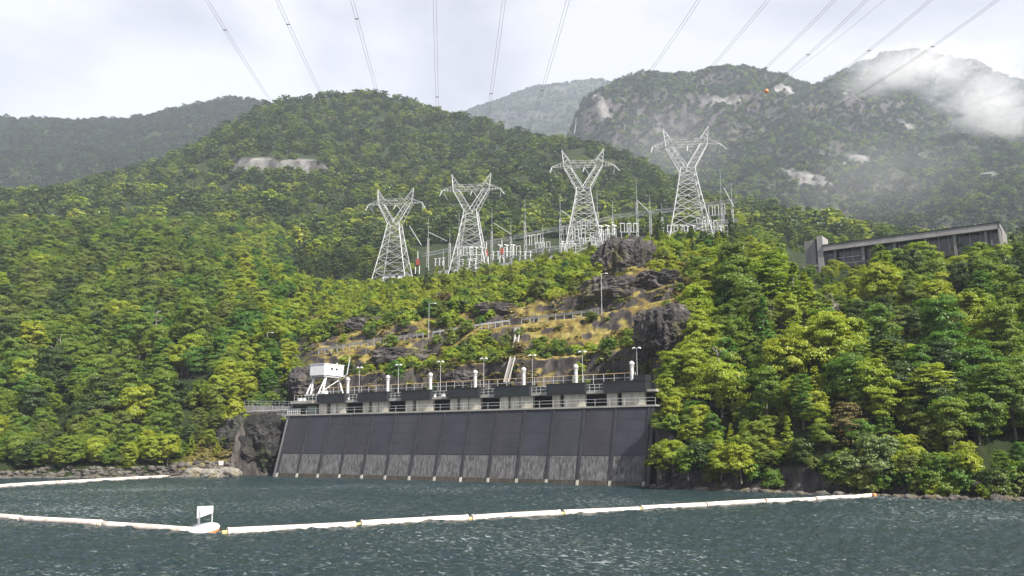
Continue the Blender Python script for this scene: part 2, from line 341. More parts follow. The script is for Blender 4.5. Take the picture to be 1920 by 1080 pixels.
# ------------------------------------------------------------------ the intake wall's line in plan (used by the ground too)
WL = G(518.5, 893.5); WR = G(1207, 912.5)
wd = (WR - WL); WLEN = wd.length; wd.normalize(); WROT = math.atan2(wd.y, wd.x)
wn_ = Vector((-wd.y, wd.x, 0))                       # inward (away from camera)
def wall_depth(a):                                  # depth Y where the ray X/Y=a meets the wall's foot line
    # WL + t*wd : X = a*Y
    t = (a * WL.y - WL.x) / (wd.x - a * wd.y)
    return WL.y + t * wd.y
def wpt(x, y, z): return Vector((WL.x, WL.y, 0)) + wd * x + wn_ * y + Vector((0, 0, z))
def wx(px, y, z):
    """local x along the wall of photo column px, y metres behind its foot line, at height z"""
    o = Vector((WL.x, WL.y, 0)) + wn_ * y
    x = WLEN / 2
    for _ in range(30):
        p = o + wd * x; q = PZ(px, p.y, z); x += (q.x - p.x) / wd.x * 0.9
    return x

# ------------------------------------------------------------------ lofted ground
def lev(tab, pxs, third='z'):
    ks = sorted(tab); D = np.interp(pxs, ks, [tab[k][0] for k in ks])
    zs = []
    for k in ks:
        d, z = tab[k]
        zs.append(z if not isinstance(z, tuple) else zy(d, z[0]) - z[1])
    return D, np.interp(pxs, ks, zs)
def loft(pxs, levels, rows, smooth_from=99, ksm=3):
    """levels: list of (D, z) arrays; rows: rows per segment; returns arrays X,Y,Z [row, col] and t"""
    a = (pxs - 960) / F
    Dm = []; Zm = []; T = []
    for i in range(len(levels) - 1):
        for j in range(rows[i]):
            u = j / rows[i]; T.append(i + u)
            Dm.append(levels[i][0] * (1 - u) + levels[i + 1][0] * u); Zm.append(levels[i][1] * (1 - u) + levels[i + 1][1] * u)
    Dm.append(levels[-1][0]); Zm.append(levels[-1][1]); T.append(len(levels) - 1)
    Dm = np.array(Dm); Zm = np.array(Zm); T = np.array(T)
    for _ in range(ksm):
        m = (T > smooth_from) & (T < T[-1])
        idx = np.where(m)[0]; idx = idx[(idx > 0) & (idx < len(T) - 1)]
        Zn = Zm.copy(); Zn[idx] = 0.25 * Zm[idx - 1] + 0.5 * Zm[idx] + 0.25 * Zm[idx + 1]; Zm = Zn
    A = np.broadcast_to(a, Dm.shape)
    return A * Dm, Dm, Zm, T
def sheet(name, X, Y, Z, mat, attrs=None, smooth=True):
    nr, nc = X.shape
    V = np.stack([X, Y, Z], -1).reshape(-1, 3)
    i = np.arange(nr * nc).reshape(nr, nc)
    Fq = np.stack([i[:-1, :-1], i[:-1, 1:], i[1:, 1:], i[1:, :-1]], -1).reshape(-1, 4)
    me = mesh_np(name, V, Fq, mat, smooth)
    for k, arr in (attrs or {}).items():
        at = me.attributes.new(k, 'FLOAT', 'POINT'); at.data.foreach_set('value', np.ascontiguousarray(arr, dtype=np.float32).ravel())
    o = bpy.data.objects.new(name, me); link(o); return o
def to_px(X, Y, Z):
    dy = Y; dz = Z - CH
    cz = dy * cS + dz * sS; cyv = -dy * sS + dz * cS
    return 960 + F * X / cz, 540 - F * cyv / cz

pxs = np.linspace(-520, 2440, 620); aa = (pxs - 960) / F
Dw = wall_depth(np.clip(aa, aOf(518), aOf(1215)))
mid = (pxs > 545) & (pxs < 1222)
def patch(lv, D=None, z=None):
    d, zz = lv
    d = d.copy(); zz = zz.copy()
    if D is not None: d[mid] = D[mid]
    if z is not None: zz[mid] = z
    return d, zz
def Yt(y, tree=0): return (y, tree)
S = []
S.append(patch(lev({-520: (158, -4), 0: (163, -4), 250: (166, -4), 440: (169.5, -4), 462: (175, -4), 520: (178.5, -4), 545: (179, -4), 1222: (129, -4), 1240: (125, -4), 1300: (120.5, -4), 1400: (115.5, -4), 1500: (111, -4), 1640: (105.5, -4), 1740: (101, -4), 1920: (98, -4), 2440: (95, -4)}, pxs), Dw + 9, -4))
S.append(patch(lev({-520: (163, 1.2), 0: (168, 1.2), 250: (171, 1.6), 440: (174, 2.6), 462: (178, 11.0), 545: (182, 12), 1222: (133, 11), 1240: (128, 9), 1300: (124, 4), 1400: (118.6, 3.5), 1500: (114, 3), 1640: (108.5, 2.4), 1740: (104, 2.2), 1920: (101, 2.0), 2440: (98, 2)}, pxs), Dw + 9.2, 13))
S.append(patch(lev({-520: (182, 7), 0: (187, 7), 250: (187, 7), 400: (186, 8), 462: (186, 11.6), 545: (190, 13.6), 1222: (146, 15), 1240: (141, 17), 1300: (135, 14), 1400: (129, 13), 1500: (122, 12), 1700: (118, 12), 1920: (115, 11), 2440: (112, 10)}, pxs), Dw + 19, 14.2))
S3 = lev({-520: (212, 24), 0: (215, 24), 250: (212, 24), 440: (206, 25), 540: (199, Yt(672)), 600: (196, Yt(664)), 700: (192, Yt(647)), 800: (189, Yt(634)), 900: (184, Yt(618)), 1000: (180, Yt(605)), 1100: (175, Yt(594)), 1180: (171, Yt(577)), 1300: (168, Yt(552)), 1400: (158, 33), 1500: (150, 28), 1700: (146, 27), 1920: (142, 25), 2440: (140, 24)}, pxs)
# a ledge half-way up the lower cliff
S2 = S[-1]; wm_ = np.clip(np.minimum((pxs - 540) / 30, (1320 - pxs) / 50), 0, 1)
def mixl(A_, B_): return (A_[0] * wm_ + B_[0] * (1 - wm_), A_[1] * wm_ + B_[1] * (1 - wm_))
ledge = (S2[0] * 0.86 + S3[0] * 0.14, S2[1] * 0.54 + S3[1] * 0.46); S.append(mixl(ledge, (S2[0] * .62 + S3[0] * .38, S2[1] * .6 + S3[1] * .4)))
ledge2 = (S2[0] * 0.42 + S3[0] * 0.58, S2[1] * 0.47 + S3[1] * 0.53); S.append(mixl(ledge2, (S2[0] * .3 + S3[0] * .7, S2[1] * .3 + S3[1] * .7)))
S.append(S3)
roadm = np.clip(np.minimum((pxs - 520) / 40, (1330 - pxs) / 40), 0, 1)
S.append((S3[0] + 7, S3[1] + 0.3 + 4 * (1 - roadm)))
S5 = lev({-520: (250, 40), 0: (250, 40), 250: (255, 42), 440: (245, 42), 540: (236, Yt(612)), 640: (232, Yt(598)), 735: (235, Yt(578)), 800: (235, Yt(568)), 880: (232, Yt(556)), 960: (230, Yt(544)), 1060: (224, Yt(522)), 1120: (216, Yt(495)), 1180: (207, Yt(466)), 1250: (207, Yt(474)), 1300: (206, Yt(490)), 1400: (196, Yt(520)), 1500: (182, 37), 1700: (176, 36), 1920: (172, 35), 2440: (170, 34)}, pxs)
S4 = S[-1]; S.append(mixl((S4[0] * 0.88 + S5[0] * 0.12, S4[1] * 0.66 + S5[1] * 0.34), (S4[0] * .6 + S5[0] * .4, S4[1] * .6 + S5[1] * .4)))
S.append(S5)
S.append(lev({-520: (300, 64), 0: (300, 64), 250: (300, 64), 440: (295, 62), 540: (292, 60), 640: (290, 59), 735: (290, Yt(541)), 880: (268, Yt(524)), 1090: (260, Yt(490)), 1290: (250, Yt(456)), 1400: (245, 63), 1500: (210, 48), 1700: (199, 48), 1920: (191, 47.5), 2440: (190, 46)}, pxs))
S.append(lev({-520: (380, 98), 0: (380, 98), 250: (380, 98), 440: (370, 88), 540: (362, 76), 735: (350, 68), 880: (335, 69), 1090: (325, 75), 1290: (310, 78), 1400: (300, 76), 1500: (255, 54), 1700: (240, 53), 1920: (235, 51), 2440: (235, 50)}, pxs))
S.append(lev({-520: (500, Yt(400, 8)), 0: (500, Yt(405, 8)), 250: (520, Yt(405, 8)), 440: (540, Yt(402, 8)), 640: (540, Yt(400, 8)), 880: (520, Yt(392, 8)), 1090: (500, Yt(400, 8)), 1290: (480, Yt(402, 8)), 1400: (450, Yt(405, 8)), 1500: (420, Yt(425, 8)), 1700: (400, Yt(448, 8)), 1920: (380, Yt(458, 8)), 2440: (370, Yt(465, 8))}, pxs))
S.append(lev({-520: (640, Yt(385, 8)), 0: (640, Yt(358, 8)), 130: (680, Yt(340, 8)), 250: (700, Yt(322, 8)), 400: (705, Yt(328, 5)), 420: (700, Yt(324, 0)), 600: (695, Yt(322, 0)), 625: (700, Yt(326, 5)), 700: (700, Yt(318, 8)), 880: (700, Yt(308, 8)), 1090: (680, Yt(318, 8)), 1290: (620, Yt(365, 8)), 1400: (580, Yt(385, 8)), 1500: (540, Yt(400, 8)), 1700: (500, Yt(430, 8)), 1920: (470, Yt(442, 8)), 2440: (460, Yt(450, 8))}, pxs))
S.append(lev({-520: (650, Yt(384, 8)), 0: (650, Yt(357, 8)), 130: (690, Yt(338, 8)), 250: (710, Yt(318, 8)), 400: (712, Yt(312, 8)), 430: (704, Yt(297, 3)), 595: (700, Yt(296, 3)), 630: (706, Yt(316, 8)), 700: (712, Yt(312, 8)), 880: (712, Yt(303, 8)), 1090: (692, Yt(313, 8)), 1290: (640, Yt(360, 8)), 1400: (600, Yt(380, 8)), 1500: (560, Yt(396, 8)), 1700: (520, Yt(426, 8)), 1920: (490, Yt(440, 8)), 2440: (480, Yt(448, 8))}, pxs))
S.append(lev({-520: (700, Yt(384, 8)), 0: (700, Yt(356, 8)), 130: (740, Yt(332, 8)), 250: (780, Yt(302, 8)), 330: (790, Yt(274, 8)), 420: (790, Yt(232, 8)), 500: (790, Yt(228, 8)), 560: (785, Yt(245, 8)), 630: (780, Yt(285, 8)), 700: (800, Yt(270, 8)), 880: (820, Yt(258, 8)), 1090: (790, Yt(278, 8)), 1290: (700, Yt(345, 8)), 1400: (650, Yt(370, 8)), 1500: (600, Yt(390, 8)), 1700: (550, Yt(422, 8)), 1920: (510, Yt(438, 8)), 2440: (500, Yt(446, 8))}, pxs))
S.append(lev({-520: (760, Yt(390, 8)), 0: (760, Yt(360, 8)), 130: (800, Yt(332, 8)), 250: (850, Yt(300, 8)), 330: (870, Yt(272, 8)), 420: (880, Yt(222, 8)), 500: (960, Yt(180, 8)), 560: (970, Yt(168, 8)), 620: (980, Yt(162, 8)), 700: (980, Yt(160, 8)), 760: (970, Yt(176, 8)), 830: (950, Yt(204, 8)), 950: (920, Yt(233, 8)), 1050: (890, Yt(253, 8)), 1130: (860, Yt(266, 8)), 1200: (820, Yt(296, 8)), 1300: (760, Yt(334, 8)), 1400: (700, Yt(364, 8)), 1500: (650, Yt(386, 8)), 1620: (600, Yt(410, 8)), 1750: (560, Yt(430, 8)), 1920: (530, Yt(440, 8)), 2440: (520, Yt(446, 8))}, pxs))
S.append((S[-1][0] + 120, S[-1][1] - 45)); S.append((S[-1][0] + 300, S[-1][1] * 0 - 3))
rows = [14, 14, 16, 12, 16, 4, 18, 22, 22, 18, 60, 50, 10, 36, 40, 12, 10]
assert len(rows) == len(S) - 1
gX, gY, gZ, gT = loft(pxs, S, rows, smooth_from=11.2, ksm=5)
Pn = np.stack([gX, gY, gZ], -1); Tm = np.broadcast_to(gT[:, None], gX.shape); PXm = np.broadcast_to(pxs[None, :], gX.shape)
def bump01(v, a, b, w): return np.clip((v - a) / w, 0, 1) * np.clip((b - v) / w, 0, 1)
near = bump01(Tm, 0.6, 11, 0.8)
roadk = np.clip(1 - np.abs(Tm - 6.0) / 0.9, 0, 1) * np.clip(np.minimum((PXm - 520) / 40, (1330 - PXm) / 40), 0, 1) * 0
road_flat = ((Tm >= 4.95) & (Tm <= 6.05) & (PXm > 530) & (PXm < 1320)).astype(float)
amp = 1.15 * near * (1 - road_flat) * (1 - 0.6 * bump01(Tm, 8.9, 11, 0.6))
deck_flat = ((Tm < 2.1) & (PXm > 535) & (PXm < 1222)).astype(float); amp = amp * (1 - deck_flat)
amp_hill = np.clip((Tm - 10.6) / 1.2, 0, 1) * (1 - 0.55 * np.clip((Tm - 14.2) / 0.8, 0, 1)) * (1 - 0.85 * bump01(Tm, 11.7, 14.6, 0.7) * bump01(PXm, 360, 650, 40))
d1 = fbm(Pn * np.array([.13, .13, .07]), 5, 0.55) * amp * 1.25 + (fbm(Pn * np.array([0.35, 0.35, 0.12]), 3, ridged=True) - 0.4) * amp * 1.3
gY2 = gY - d1 * 0.9; gZ2 = gZ + d1 * 0.55 + amp_hill * (fbm(Pn * 0.009 + 5, 5, 0.5) * 17) * np.clip(gT[:, None] / 12, 0, 1)
gX2 = gX + fbm(Pn * 0.2 + 40, 3) * amp * 0.8
bare = ((bump01(Tm, 11.95, 13.1, 0.05) * bump01(PXm, 405, 606, 22)) * (fbm(Pn * np.array([0.06, 0.06, 0.015]), 4) > -0.02)).astype(float)
_gpx, _gpy = to_px(gX2, gY2, gZ2)
dry = np.clip(bump01(_gpx, 560, 1340, 60) * bump01(Tm, 1.9, 8.9, 0.4) + 0.75 * bump01(PXm, 330, 445, 10) * (Tm < 2) + 0.6 * bump01(PXm, 1150, 1400, 40) * bump01(Tm, 7.5, 9.6, 0.5), 0, 1)
ground = sheet('hillside', gX2, gY2, gZ2, M_GROUND, {'bare': bare, 'dry': dry}); tag(ground, kind='structure')

def mountain(name, pxr, n, levels, rws, amp, sc, bares=(), seed=0.0, smooth=3):
    px = np.linspace(pxr[0], pxr[1], n); L = [lev(t, px) for t in levels]
    L.append((L[-1][0] + 300, L[-1][1] - 120)); L.append((L[-1][0] + 700, L[-1][1] * 0 - 3)); rws = list(rws) + [10, 6]
    X, Y, Z, T = loft(px, L, rws, smooth_from=0.3, ksm=smooth)
    Pm = np.stack([X, Y, Z], -1)
    k = np.ones_like(T); k = np.minimum(1, 0.35 + np.abs(T - (len(levels) - 1)) * 0.9)[:, None]
    d = (fbm(Pm * sc * np.array([1, 1, 0.6]) + seed, 6, 0.52, ridged=True) - 0.75) * amp
    Z = Z + d * k; Y = Y - d * 0.5
    gx, gy = to_px(X, Y, Z); br = np.zeros_like(X)
    nz = fbm(Pm * sc * 4 + seed + 9, 4)
    for (cx, cyy, rx, ry, ang) in bares:
        dx = gx - cx; dy = gy - cyy; ca, sa = math.cos(R(ang)), math.sin(R(ang))
        q = ((dx * ca + dy * sa) / rx) ** 2 + ((-dx * sa + dy * ca) / ry) ** 2
        br = np.maximum(br, np.clip((1.1 - q + nz * 2.2) * 1.6, 0, 1))
    o = sheet(name, X, Y, Z, M_GROUND, {'bare': br, 'dry': np.zeros_like(br) + 0.0}); tag(o, kind='structure')
    return dict(X=X, Y=Y, Z=Z, T=T, bare=br, px=px)

HB = mountain('wooded_hill', (-700, 900), 230, [
    {-700: (950, Yt(430)), 900: (1150, Yt(400))},
    {-700: (1250, Yt(310)), 0: (1250, Yt(300)), 300: (1300, Yt(290)), 900: (1500, Yt(300))},
    {-700: (1500, Yt(225, 8)), -200: (1500, Yt(205, 8)), 0: (1560, Yt(211, 8)), 130: (1580, Yt(213, 8)), 200: (1600, Yt(221, 8)), 290: (1620, Yt(196, 8)), 330: (1640, Yt(184, 8)), 400: (1650, Yt(172, 8)), 450: (1660, Yt(178, 8)), 490: (1660, Yt(189, 8)), 600: (1680, Yt(215, 8)), 900: (1700, Yt(280, 8))}],
    [36, 36], 34, 0.0035, bares=((392, 216, 7, 5, 30), (310, 268, 16, 3, -28), (130, 255, 12, 4, 0)), seed=3.0)
HD = mountain('far_mountain', (560, 1500), 180, [
    {560: (2300, Yt(320)), 1500: (2300, Yt(300))},
    {560: (2800, Yt(280)), 860: (2800, Yt(245)), 1000: (2800, Yt(220)), 1160: (2800, Yt(200)), 1500: (2800, Yt(200))},
    {560: (3200, Yt(260, 5)), 760: (3200, Yt(232, 5)), 862: (3200, Yt(205, 5)), 900: (3200, Yt(193, 5)), 960: (3250, Yt(167, 5)), 1010: (3300, Yt(153, 5)), 1060: (3300, Yt(150, 5)), 1130: (3300, Yt(147, 5)), 1200: (3300, Yt(148, 5)), 1500: (3300, Yt(170, 5))}],
    [30, 40], 120, 0.0020, bares=((1010, 185, 12, 5, 20),), seed=21.0)
HE = mountain('misty_mountain', (1450, 2500), 160, [
    {1450: (2000, Yt(300)), 2500: (2000, Yt(300))},
    {1450: (2200, Yt(230)), 1700: (2250, Yt(180)), 1920: (2250, Yt(190)), 2500: (2250, Yt(200))},
    {1450: (2450, Yt(190, 5)), 1560: (2450, Yt(150, 5)), 1640: (2450, Yt(118, 5)), 1700: (2500, Yt(97, 5)), 1790: (2500, Yt(91, 5)), 1850: (2500, Yt(104, 5)), 1890: (2500, Yt(108, 5)), 1920: (2500, Yt(135, 5)), 2100: (2500, Yt(170, 5)), 2500: (2500, Yt(160, 5))}],
    [26, 40], 90, 0.0024, seed=31.0)
HC = mountain('right_mountain', (1010, 2500), 330, [
    {1010: (900, Yt(470)), 1500: (800, Yt(470)), 2500: (700, Yt(490))},
    {1010: (1150, Yt(400)), 1300: (1100, Yt(385)), 1500: (1050, Yt(375)), 1700: (1000, Yt(380)), 1920: (950, Yt(370)), 2500: (900, Yt(370))},
    {1010: (1480, Yt(330)), 1080: (1480, Yt(285)), 1150: (1450, Yt(270)), 1300: (1450, Yt(280)), 1500: (1400, Yt(280)), 1700: (1300, Yt(290)), 1920: (1250, Yt(290)), 2500: (1200, Yt(290))},
    {1010: (1530, Yt(320)), 1062: (1530, Yt(280)), 1082: (1530, Yt(245)), 1100: (1520, Yt(205)), 1150: (1510, Yt(185)), 1300: (1520, Yt(180)), 1500: (1540, Yt(200)), 1700: (1540, Yt(225)), 1920: (1500, Yt(250)), 2500: (1450, Yt(255))},
    {1010: (1600, Yt(315, 6)), 1066: (1600, Yt(262, 6)), 1086: (1600, Yt(212, 6)), 1104: (1600, Yt(180, 6)), 1130: (1610, Yt(158, 6)), 1200: (1640, Yt(137, 6)), 1300: (1660, Yt(118, 6)), 1400: (1680, Yt(109, 6)), 1480: (1690, Yt(119, 6)), 1530: (1700, Yt(131, 6)), 1570: (1700, Yt(146, 6)), 1640: (1720, Yt(130, 6)), 1690: (1720, Yt(137, 6)), 1730: (1720, Yt(160, 6)), 1780: (1720, Yt(178, 6)), 1860: (1700, Yt(215, 6)), 1920: (1700, Yt(235, 6)), 2500: (1650, Yt(240, 6))}],
    [30, 46, 26, 22], 70, 0.0042,
    bares=((1128, 205, 10, 22, -30), (1720, 205, 22, 5, 25), (1735, 292, 26, 5, 18), (1860, 332, 20, 6, 20), (1600, 300, 24, 10, 0), (1505, 335, 45, 16, 15), (1340, 190, 40, 8, 0), (1470, 170, 22, 8, 20), (1580, 175, 12, 5, 0), (1850, 170, 14, 5, 20), (1230, 240, 16, 5, 60), (1700, 235, 16, 6, 40)), seed=7.0)

# ------------------------------------------------------------------ lake
def build_water():
    px = np.linspace(-900, 2820, 760); r = [12.0]
    while r[-1] < 190: r.append(r[-1] * 1.0058 if r[-1] > 34 else r[-1] * 1.03)
    r = np.array(r); A = (px - 960) / F
    X = A[None, :] * r[:, None]; Y = np.broadcast_to(r[:, None], X.shape).copy(); ca, sa = math.cos(R(14)), math.sin(R(14))
    u = X * ca + Y * sa; v = -X * sa + Y * ca
    Q = np.stack([u * 0.32, v * 0.75, X * 0 + 3.0], -1)
    Z = fbm(Q, 4, 0.6) * 0.27 - (np.abs(fbm(Q * 2.1 + 30, 3, 0.55))) * 0.24 + 0.05
    Z += fbm(np.stack([u * 0.06, v * 0.12, u * 0], -1), 2) * 0.10
    o = sheet('lake_water', X, Y, Z, M_WATER); tag(o, kind='structure')
build_water()
b = MB(); b.v = [(-4000, -900, -0.9), (4000, -900, -0.9), (4000, 3000, -0.9), (-4000, 3000, -0.9)]; b.f = [(0, 1, 2, 3)]
tag(b.build('lake_bed', surf_mat('lake_bed', (0.012, 0.028, 0.030), 0.25, bump=0.4, scale=0.3)), kind='structure')

# ------------------------------------------------------------------ tree prototypes
def cards(pos, nrm, size, aspect, r):
    """one quad per entry: pos Nx3, nrm Nx3, size N"""
    n = len(pos); nrm = nrm / (np.linalg.norm(nrm, axis=1, keepdims=True) + 1e-9)
    t = r.normal(size=(n, 3)); t -= (t * nrm).sum(1, keepdims=True) * nrm; t /= (np.linalg.norm(t, axis=1, keepdims=True) + 1e-9)
    s = np.cross(nrm, t)
    a = size[:, None] * 0.5; bb = a * aspect
    k = nrm * a * 0.25
    V = np.stack([pos - t * a, pos + s * bb + k * 0, pos + t * a - k, pos - s * bb - k * 0.6], 1).reshape(-1, 3)
    return V, np.arange(n * 4).reshape(n, 4)
CLUMP = {}
def leafmesh(V, Fq, mat):
    me = mesh_np('crown', V, Fq, mat); at = me.attributes.new('clump', 'FLOAT', 'POINT'); at.data.foreach_set('value', CLUMP[V.tobytes()[:400]].astype(np.float32)); return me
def crown(kind, seed, H, Rr, nclump, per, leaf, detail=1.0):
    r = np.random.default_rng(seed); Ps = []; Ns = []; Ss = []; limbs = []; Cl = []
    lean = r.normal(size=2) * 0.05 * H
    lobes = []
    if kind in ('lobed', 'round'):
        nl = 13 if kind == 'lobed' else 9
        for q in range(nl):
            hh = (0.30 + 0.62 * (q + r.random()) / nl) if kind == 'lobed' else (0.26 + 0.58 * (q + r.random()) / nl)
            th = q * 2.4 + r.random() * 1.2; ev = Rr * (0.66 if kind == 'lobed' else 0.52) * math.sin(math.pi * min(.97, hh * .92)) ** .6 * (0.45 + 0.75 * r.random())
            lobes.append((ev * math.cos(th), ev * math.sin(th), hh * H, Rr * (0.30 + 0.20 * r.random()) * (1.15 if kind == 'round' else 1)))
        lobes.append((lean[0], lean[1], H * (.9 if kind == 'lobed' else .8), Rr * .34))
    for i in range(nclump):
        u = r.random()
        if kind in ('lobed', 'layer'):            # ovoid with flat tiers
            h = 0.16 + 0.84 * u ** 0.85; env = Rr * (math.sin(math.pi * min(0.98, (h - 0.08) ** 0.75)) ** 0.75 * 0.92 + 0.08); flat = 0.20; tilt = 0.15
        elif kind == 'cone':
            h = 0.08 + 0.92 * u ** 1.25; env = Rr * (1.02 - h) ** 0.85 * 1.05 + 0.1; flat = 0.26; tilt = -0.12
        elif kind == 'round':
            h = 0.12 + 0.88 * u ** 0.8; env = Rr * math.sqrt(max(0.02, 1 - ((h - 0.48) / 0.55) ** 2)); flat = 0.55; tilt = 0.1
        else:                          # shrub
            h = 0.05 + 0.95 * u ** 0.9; env = Rr * math.sqrt(max(0.02, 1 - (h * 0.93) ** 2.2)); flat = 0.6; tilt = 0.1
        th = r.random() * 2 * math.pi
        lob = 0.80 + 0.24 * math.sin(th * 3 + seed) + 0.16 * math.sin(th * 5 + 2 * seed + 7 * h)
        rad = env * lob * (0.35 + 0.65 * r.random() ** 0.42)
        c = np.array([rad * math.cos(th) + lean[0] * h, rad * math.sin(th) + lean[1] * h, h * H + tilt * rad * 0.5])
        rc = (0.17 if kind in ('layer', 'cone') else 0.2) * Rr * (0.7 + 0.7 * r.random()) * (1.0 if kind != 'cone' else 0.55 + 0.7 * (1 - h))
        if lobes:
            lb = lobes[i % len(lobes)]; w_ = r.normal(size=3); w_ /= np.linalg.norm(w_); w_[2] = abs(w_[2]) * (1 if r.random() < .75 else -1)
            fz = 0.55 if kind == 'lobed' else 0.8
            c = np.array([lb[0] + w_[0] * lb[3] * (.6 + .5 * r.random()), lb[1] + w_[1] * lb[3] * (.6 + .5 * r.random()), lb[2] + w_[2] * lb[3] * fz]); flat = 0.5 if kind == 'lobed' else 0.6
            rc = lb[3] * (0.30 + 0.25 * r.random()); th = math.atan2(c[1], c[0]); rad = math.hypot(c[0], c[1])
        m = int(per * (0.7 + 0.6 * r.random()))
        q = r.normal(size=(m, 3)); q /= np.linalg.norm(q, axis=1, keepdims=True); q *= (r.random((m, 1)) ** 0.4)
        q[:, 2] *= flat; p = c + q * rc * np.array([1.25, 1.25, 1.0])
        # droop of the tips
        p[:, 2] -= 0.35 * (q[:, 0] ** 2 + q[:, 1] ** 2) * rc * 0.5
        out = np.array([math.cos(th), math.sin(th), 0.0]) * (0.55 if kind in ('layer', 'cone') else 0.8) * rad / max(Rr, .1)
        nn = q * np.array([0.6, 0.6, 1.0]) + out + np.array([0, 0, 0.75 if kind in ('layer', 'cone') else 0.5]) + r.normal(size=(m, 3)) * 0.42
        Ps.append(p); Ns.append(nn); Ss.append(leaf * (0.65 + 0.7 * r.random(m)))
        Cl.append(np.full(m, r.random()))
        if i % 7 == 0: limbs.append(c)
    V, Fq = cards(np.concatenate(Ps), np.concatenate(Ns), np.concatenate(Ss), 0.55, r)
    CLUMP[V.tobytes()[:400]] = np.repeat(np.concatenate(Cl), 4)
    return V, Fq, limbs, lean
def trunk_mesh(name, H, limbs, lean, rt):
    m = MB(); m.path([(lean[0] * k, lean[1] * k, H * k - 0.8 * (k == 0)) for k in (0, .25, .5, .75, .95)], [rt * 1.15, rt * .85, rt * .62, rt * .38, rt * .12], 7)
    for c in limbs[:16]:
        k = max(0.12, min(0.9, (c[2] / H) - 0.10)); m.tube((lean[0] * k, lean[1] * k, H * k), tuple(c), rt * 0.28, rt * 0.08, 4)
    return m.mesh(name, BARK)

SPEC = {  # name: kind, H, R, clumps, per clump, leaf size
 'beech_a': ('layer', 11.0, 4.3, 190, 56, 0.36), 'beech_b': ('layer', 9.0, 4.0, 170, 56, 0.35), 'beech_c': ('layer', 12.5, 4.0, 200, 56, 0.37),
 'beech_d': ('lobed', 10.0, 4.4, 230, 50, 0.35), 'beech_e': ('lobed', 8.5, 4.2, 220, 50, 0.34), 'beech_f': ('lobed', 12.0, 4.2, 240, 50, 0.36),
 'cone_a': ('cone', 10.5, 2.9, 150, 26, 0.46), 'cone_b': ('cone', 8.5, 2.5, 120, 26, 0.42),
 'round_a': ('round', 5.6, 3.0, 150, 34, 0.38), 'round_b': ('round', 4.6, 2.7, 130, 34, 0.36),
 'shrub_a': ('shrub', 1.9, 1.5, 46, 26, 0.30), 'shrub_b': ('shrub', 1.5, 1.7, 46, 26, 0.28)}
PROTO = {}; 
for i, (nm, (kd, H, Rr, nc, per, lf)) in enumerate(SPEC.items()):
    V, Fq, limbs, lean = crown(kd, 40 + i, H, Rr, nc, per, lf)
    PROTO[nm] = dict(V=V, F=Fq, trunk=trunk_mesh('trunk', H, limbs, lean, 0.020 * H + 0.03), H=H, R=Rr, mats={})
def crown_mesh(nm, tone):
    p = PROTO[nm]
    if tone not in p['mats']: p['mats'][tone] = leafmesh(p['V'], p['F'], LEAF[tone])
    return p['mats'][tone]
# lighter versions for far slopes
FAR = {}
for i, (nm, kd, H, Rr, nc, per, lf) in enumerate((('f_layer_a', 'layer', 11, 5.0, 52, 16, 1.25), ('f_layer_b', 'lobed', 9, 5.0, 56, 16, 1.15), ('f_cone', 'cone', 11, 3.3, 50, 12, 1.1), ('f_round', 'round', 7.5, 4.2, 44, 16, 1.15))):
    V, Fq, _, _ = crown(kd, 90 + i, H, Rr, nc, per, lf); FAR[nm] = (V, Fq)
far_coll = bpy.data.collections.new('tree_variants'); VARI = {}
def variant(meshname, tone):
    key = (meshname, tone)
    if key not in VARI:
        me = leafmesh(*FAR[meshname], LEAF[tone]) if meshname in FAR else crown_mesh(meshname, tone)
        o = bpy.data.objects.new('variant_%02d' % len(VARI), me); far_coll.objects.link(o); VARI[key] = len(VARI)
    return VARI[key]

gn = bpy.data.node_groups.new('scatter', 'GeometryNodeTree')
gn.interface.new_socket('Geometry', in_out='INPUT', socket_type='NodeSocketGeometry'); gn.interface.new_socket('Geometry', in_out='OUTPUT', socket_type='NodeSocketGeometry')
gi = gn.nodes.new('NodeGroupInput'); go = gn.nodes.new('NodeGroupOutput'); ip = gn.nodes.new('GeometryNodeInstanceOnPoints')
ci = gn.nodes.new('GeometryNodeCollectionInfo'); ci.inputs['Collection'].default_value = far_coll; ci.inputs['Separate Children'].default_value = True; ci.inputs['Reset Children'].default_value = True
def nattr(nm, ty):
    n = gn.nodes.new('GeometryNodeInputNamedAttribute'); n.data_type = ty; n.inputs['Name'].default_value = nm; return n.outputs['Attribute']
er = gn.nodes.new('FunctionNodeEulerToRotation')
gn.links.new(nattr('rot', 'FLOAT_VECTOR'), er.inputs[0]); gn.links.new(er.outputs[0], ip.inputs['Rotation'])
gn.links.new(nattr('scl', 'FLOAT_VECTOR'), ip.inputs['Scale']); gn.links.new(nattr('idx', 'INT'), ip.inputs['Instance Index'])
ip.inputs['Pick Instance'].default_value = True
gn.links.new(gi.outputs[0], ip.inputs['Points']); gn.links.new(ci.outputs[0], ip.inputs['Instance']); gn.links.new(ip.outputs[0], go.inputs[0])
def scatter(name, pts, rot, scl, idx, label):
    me = bpy.data.meshes.new(name); me.vertices.add(len(pts)); me.vertices.foreach_set('co', np.asarray(pts, dtype=np.float32).ravel())
    for nm, ty, arr in (('rot', 'FLOAT_VECTOR', rot), ('scl', 'FLOAT_VECTOR', scl)):
        at = me.attributes.new(nm, ty, 'POINT'); at.data.foreach_set('vector', np.asarray(arr, dtype=np.float32).ravel())
    at = me.attributes.new('idx', 'INT', 'POINT'); at.data.foreach_set('value', np.asarray(idx, dtype=np.int32))
    o = bpy.data.objects.new(name, me); link(o); md = o.modifiers.new('scatter', 'NODES'); md.node_group = gn
    return tag(o, label, None, None, 'stuff')

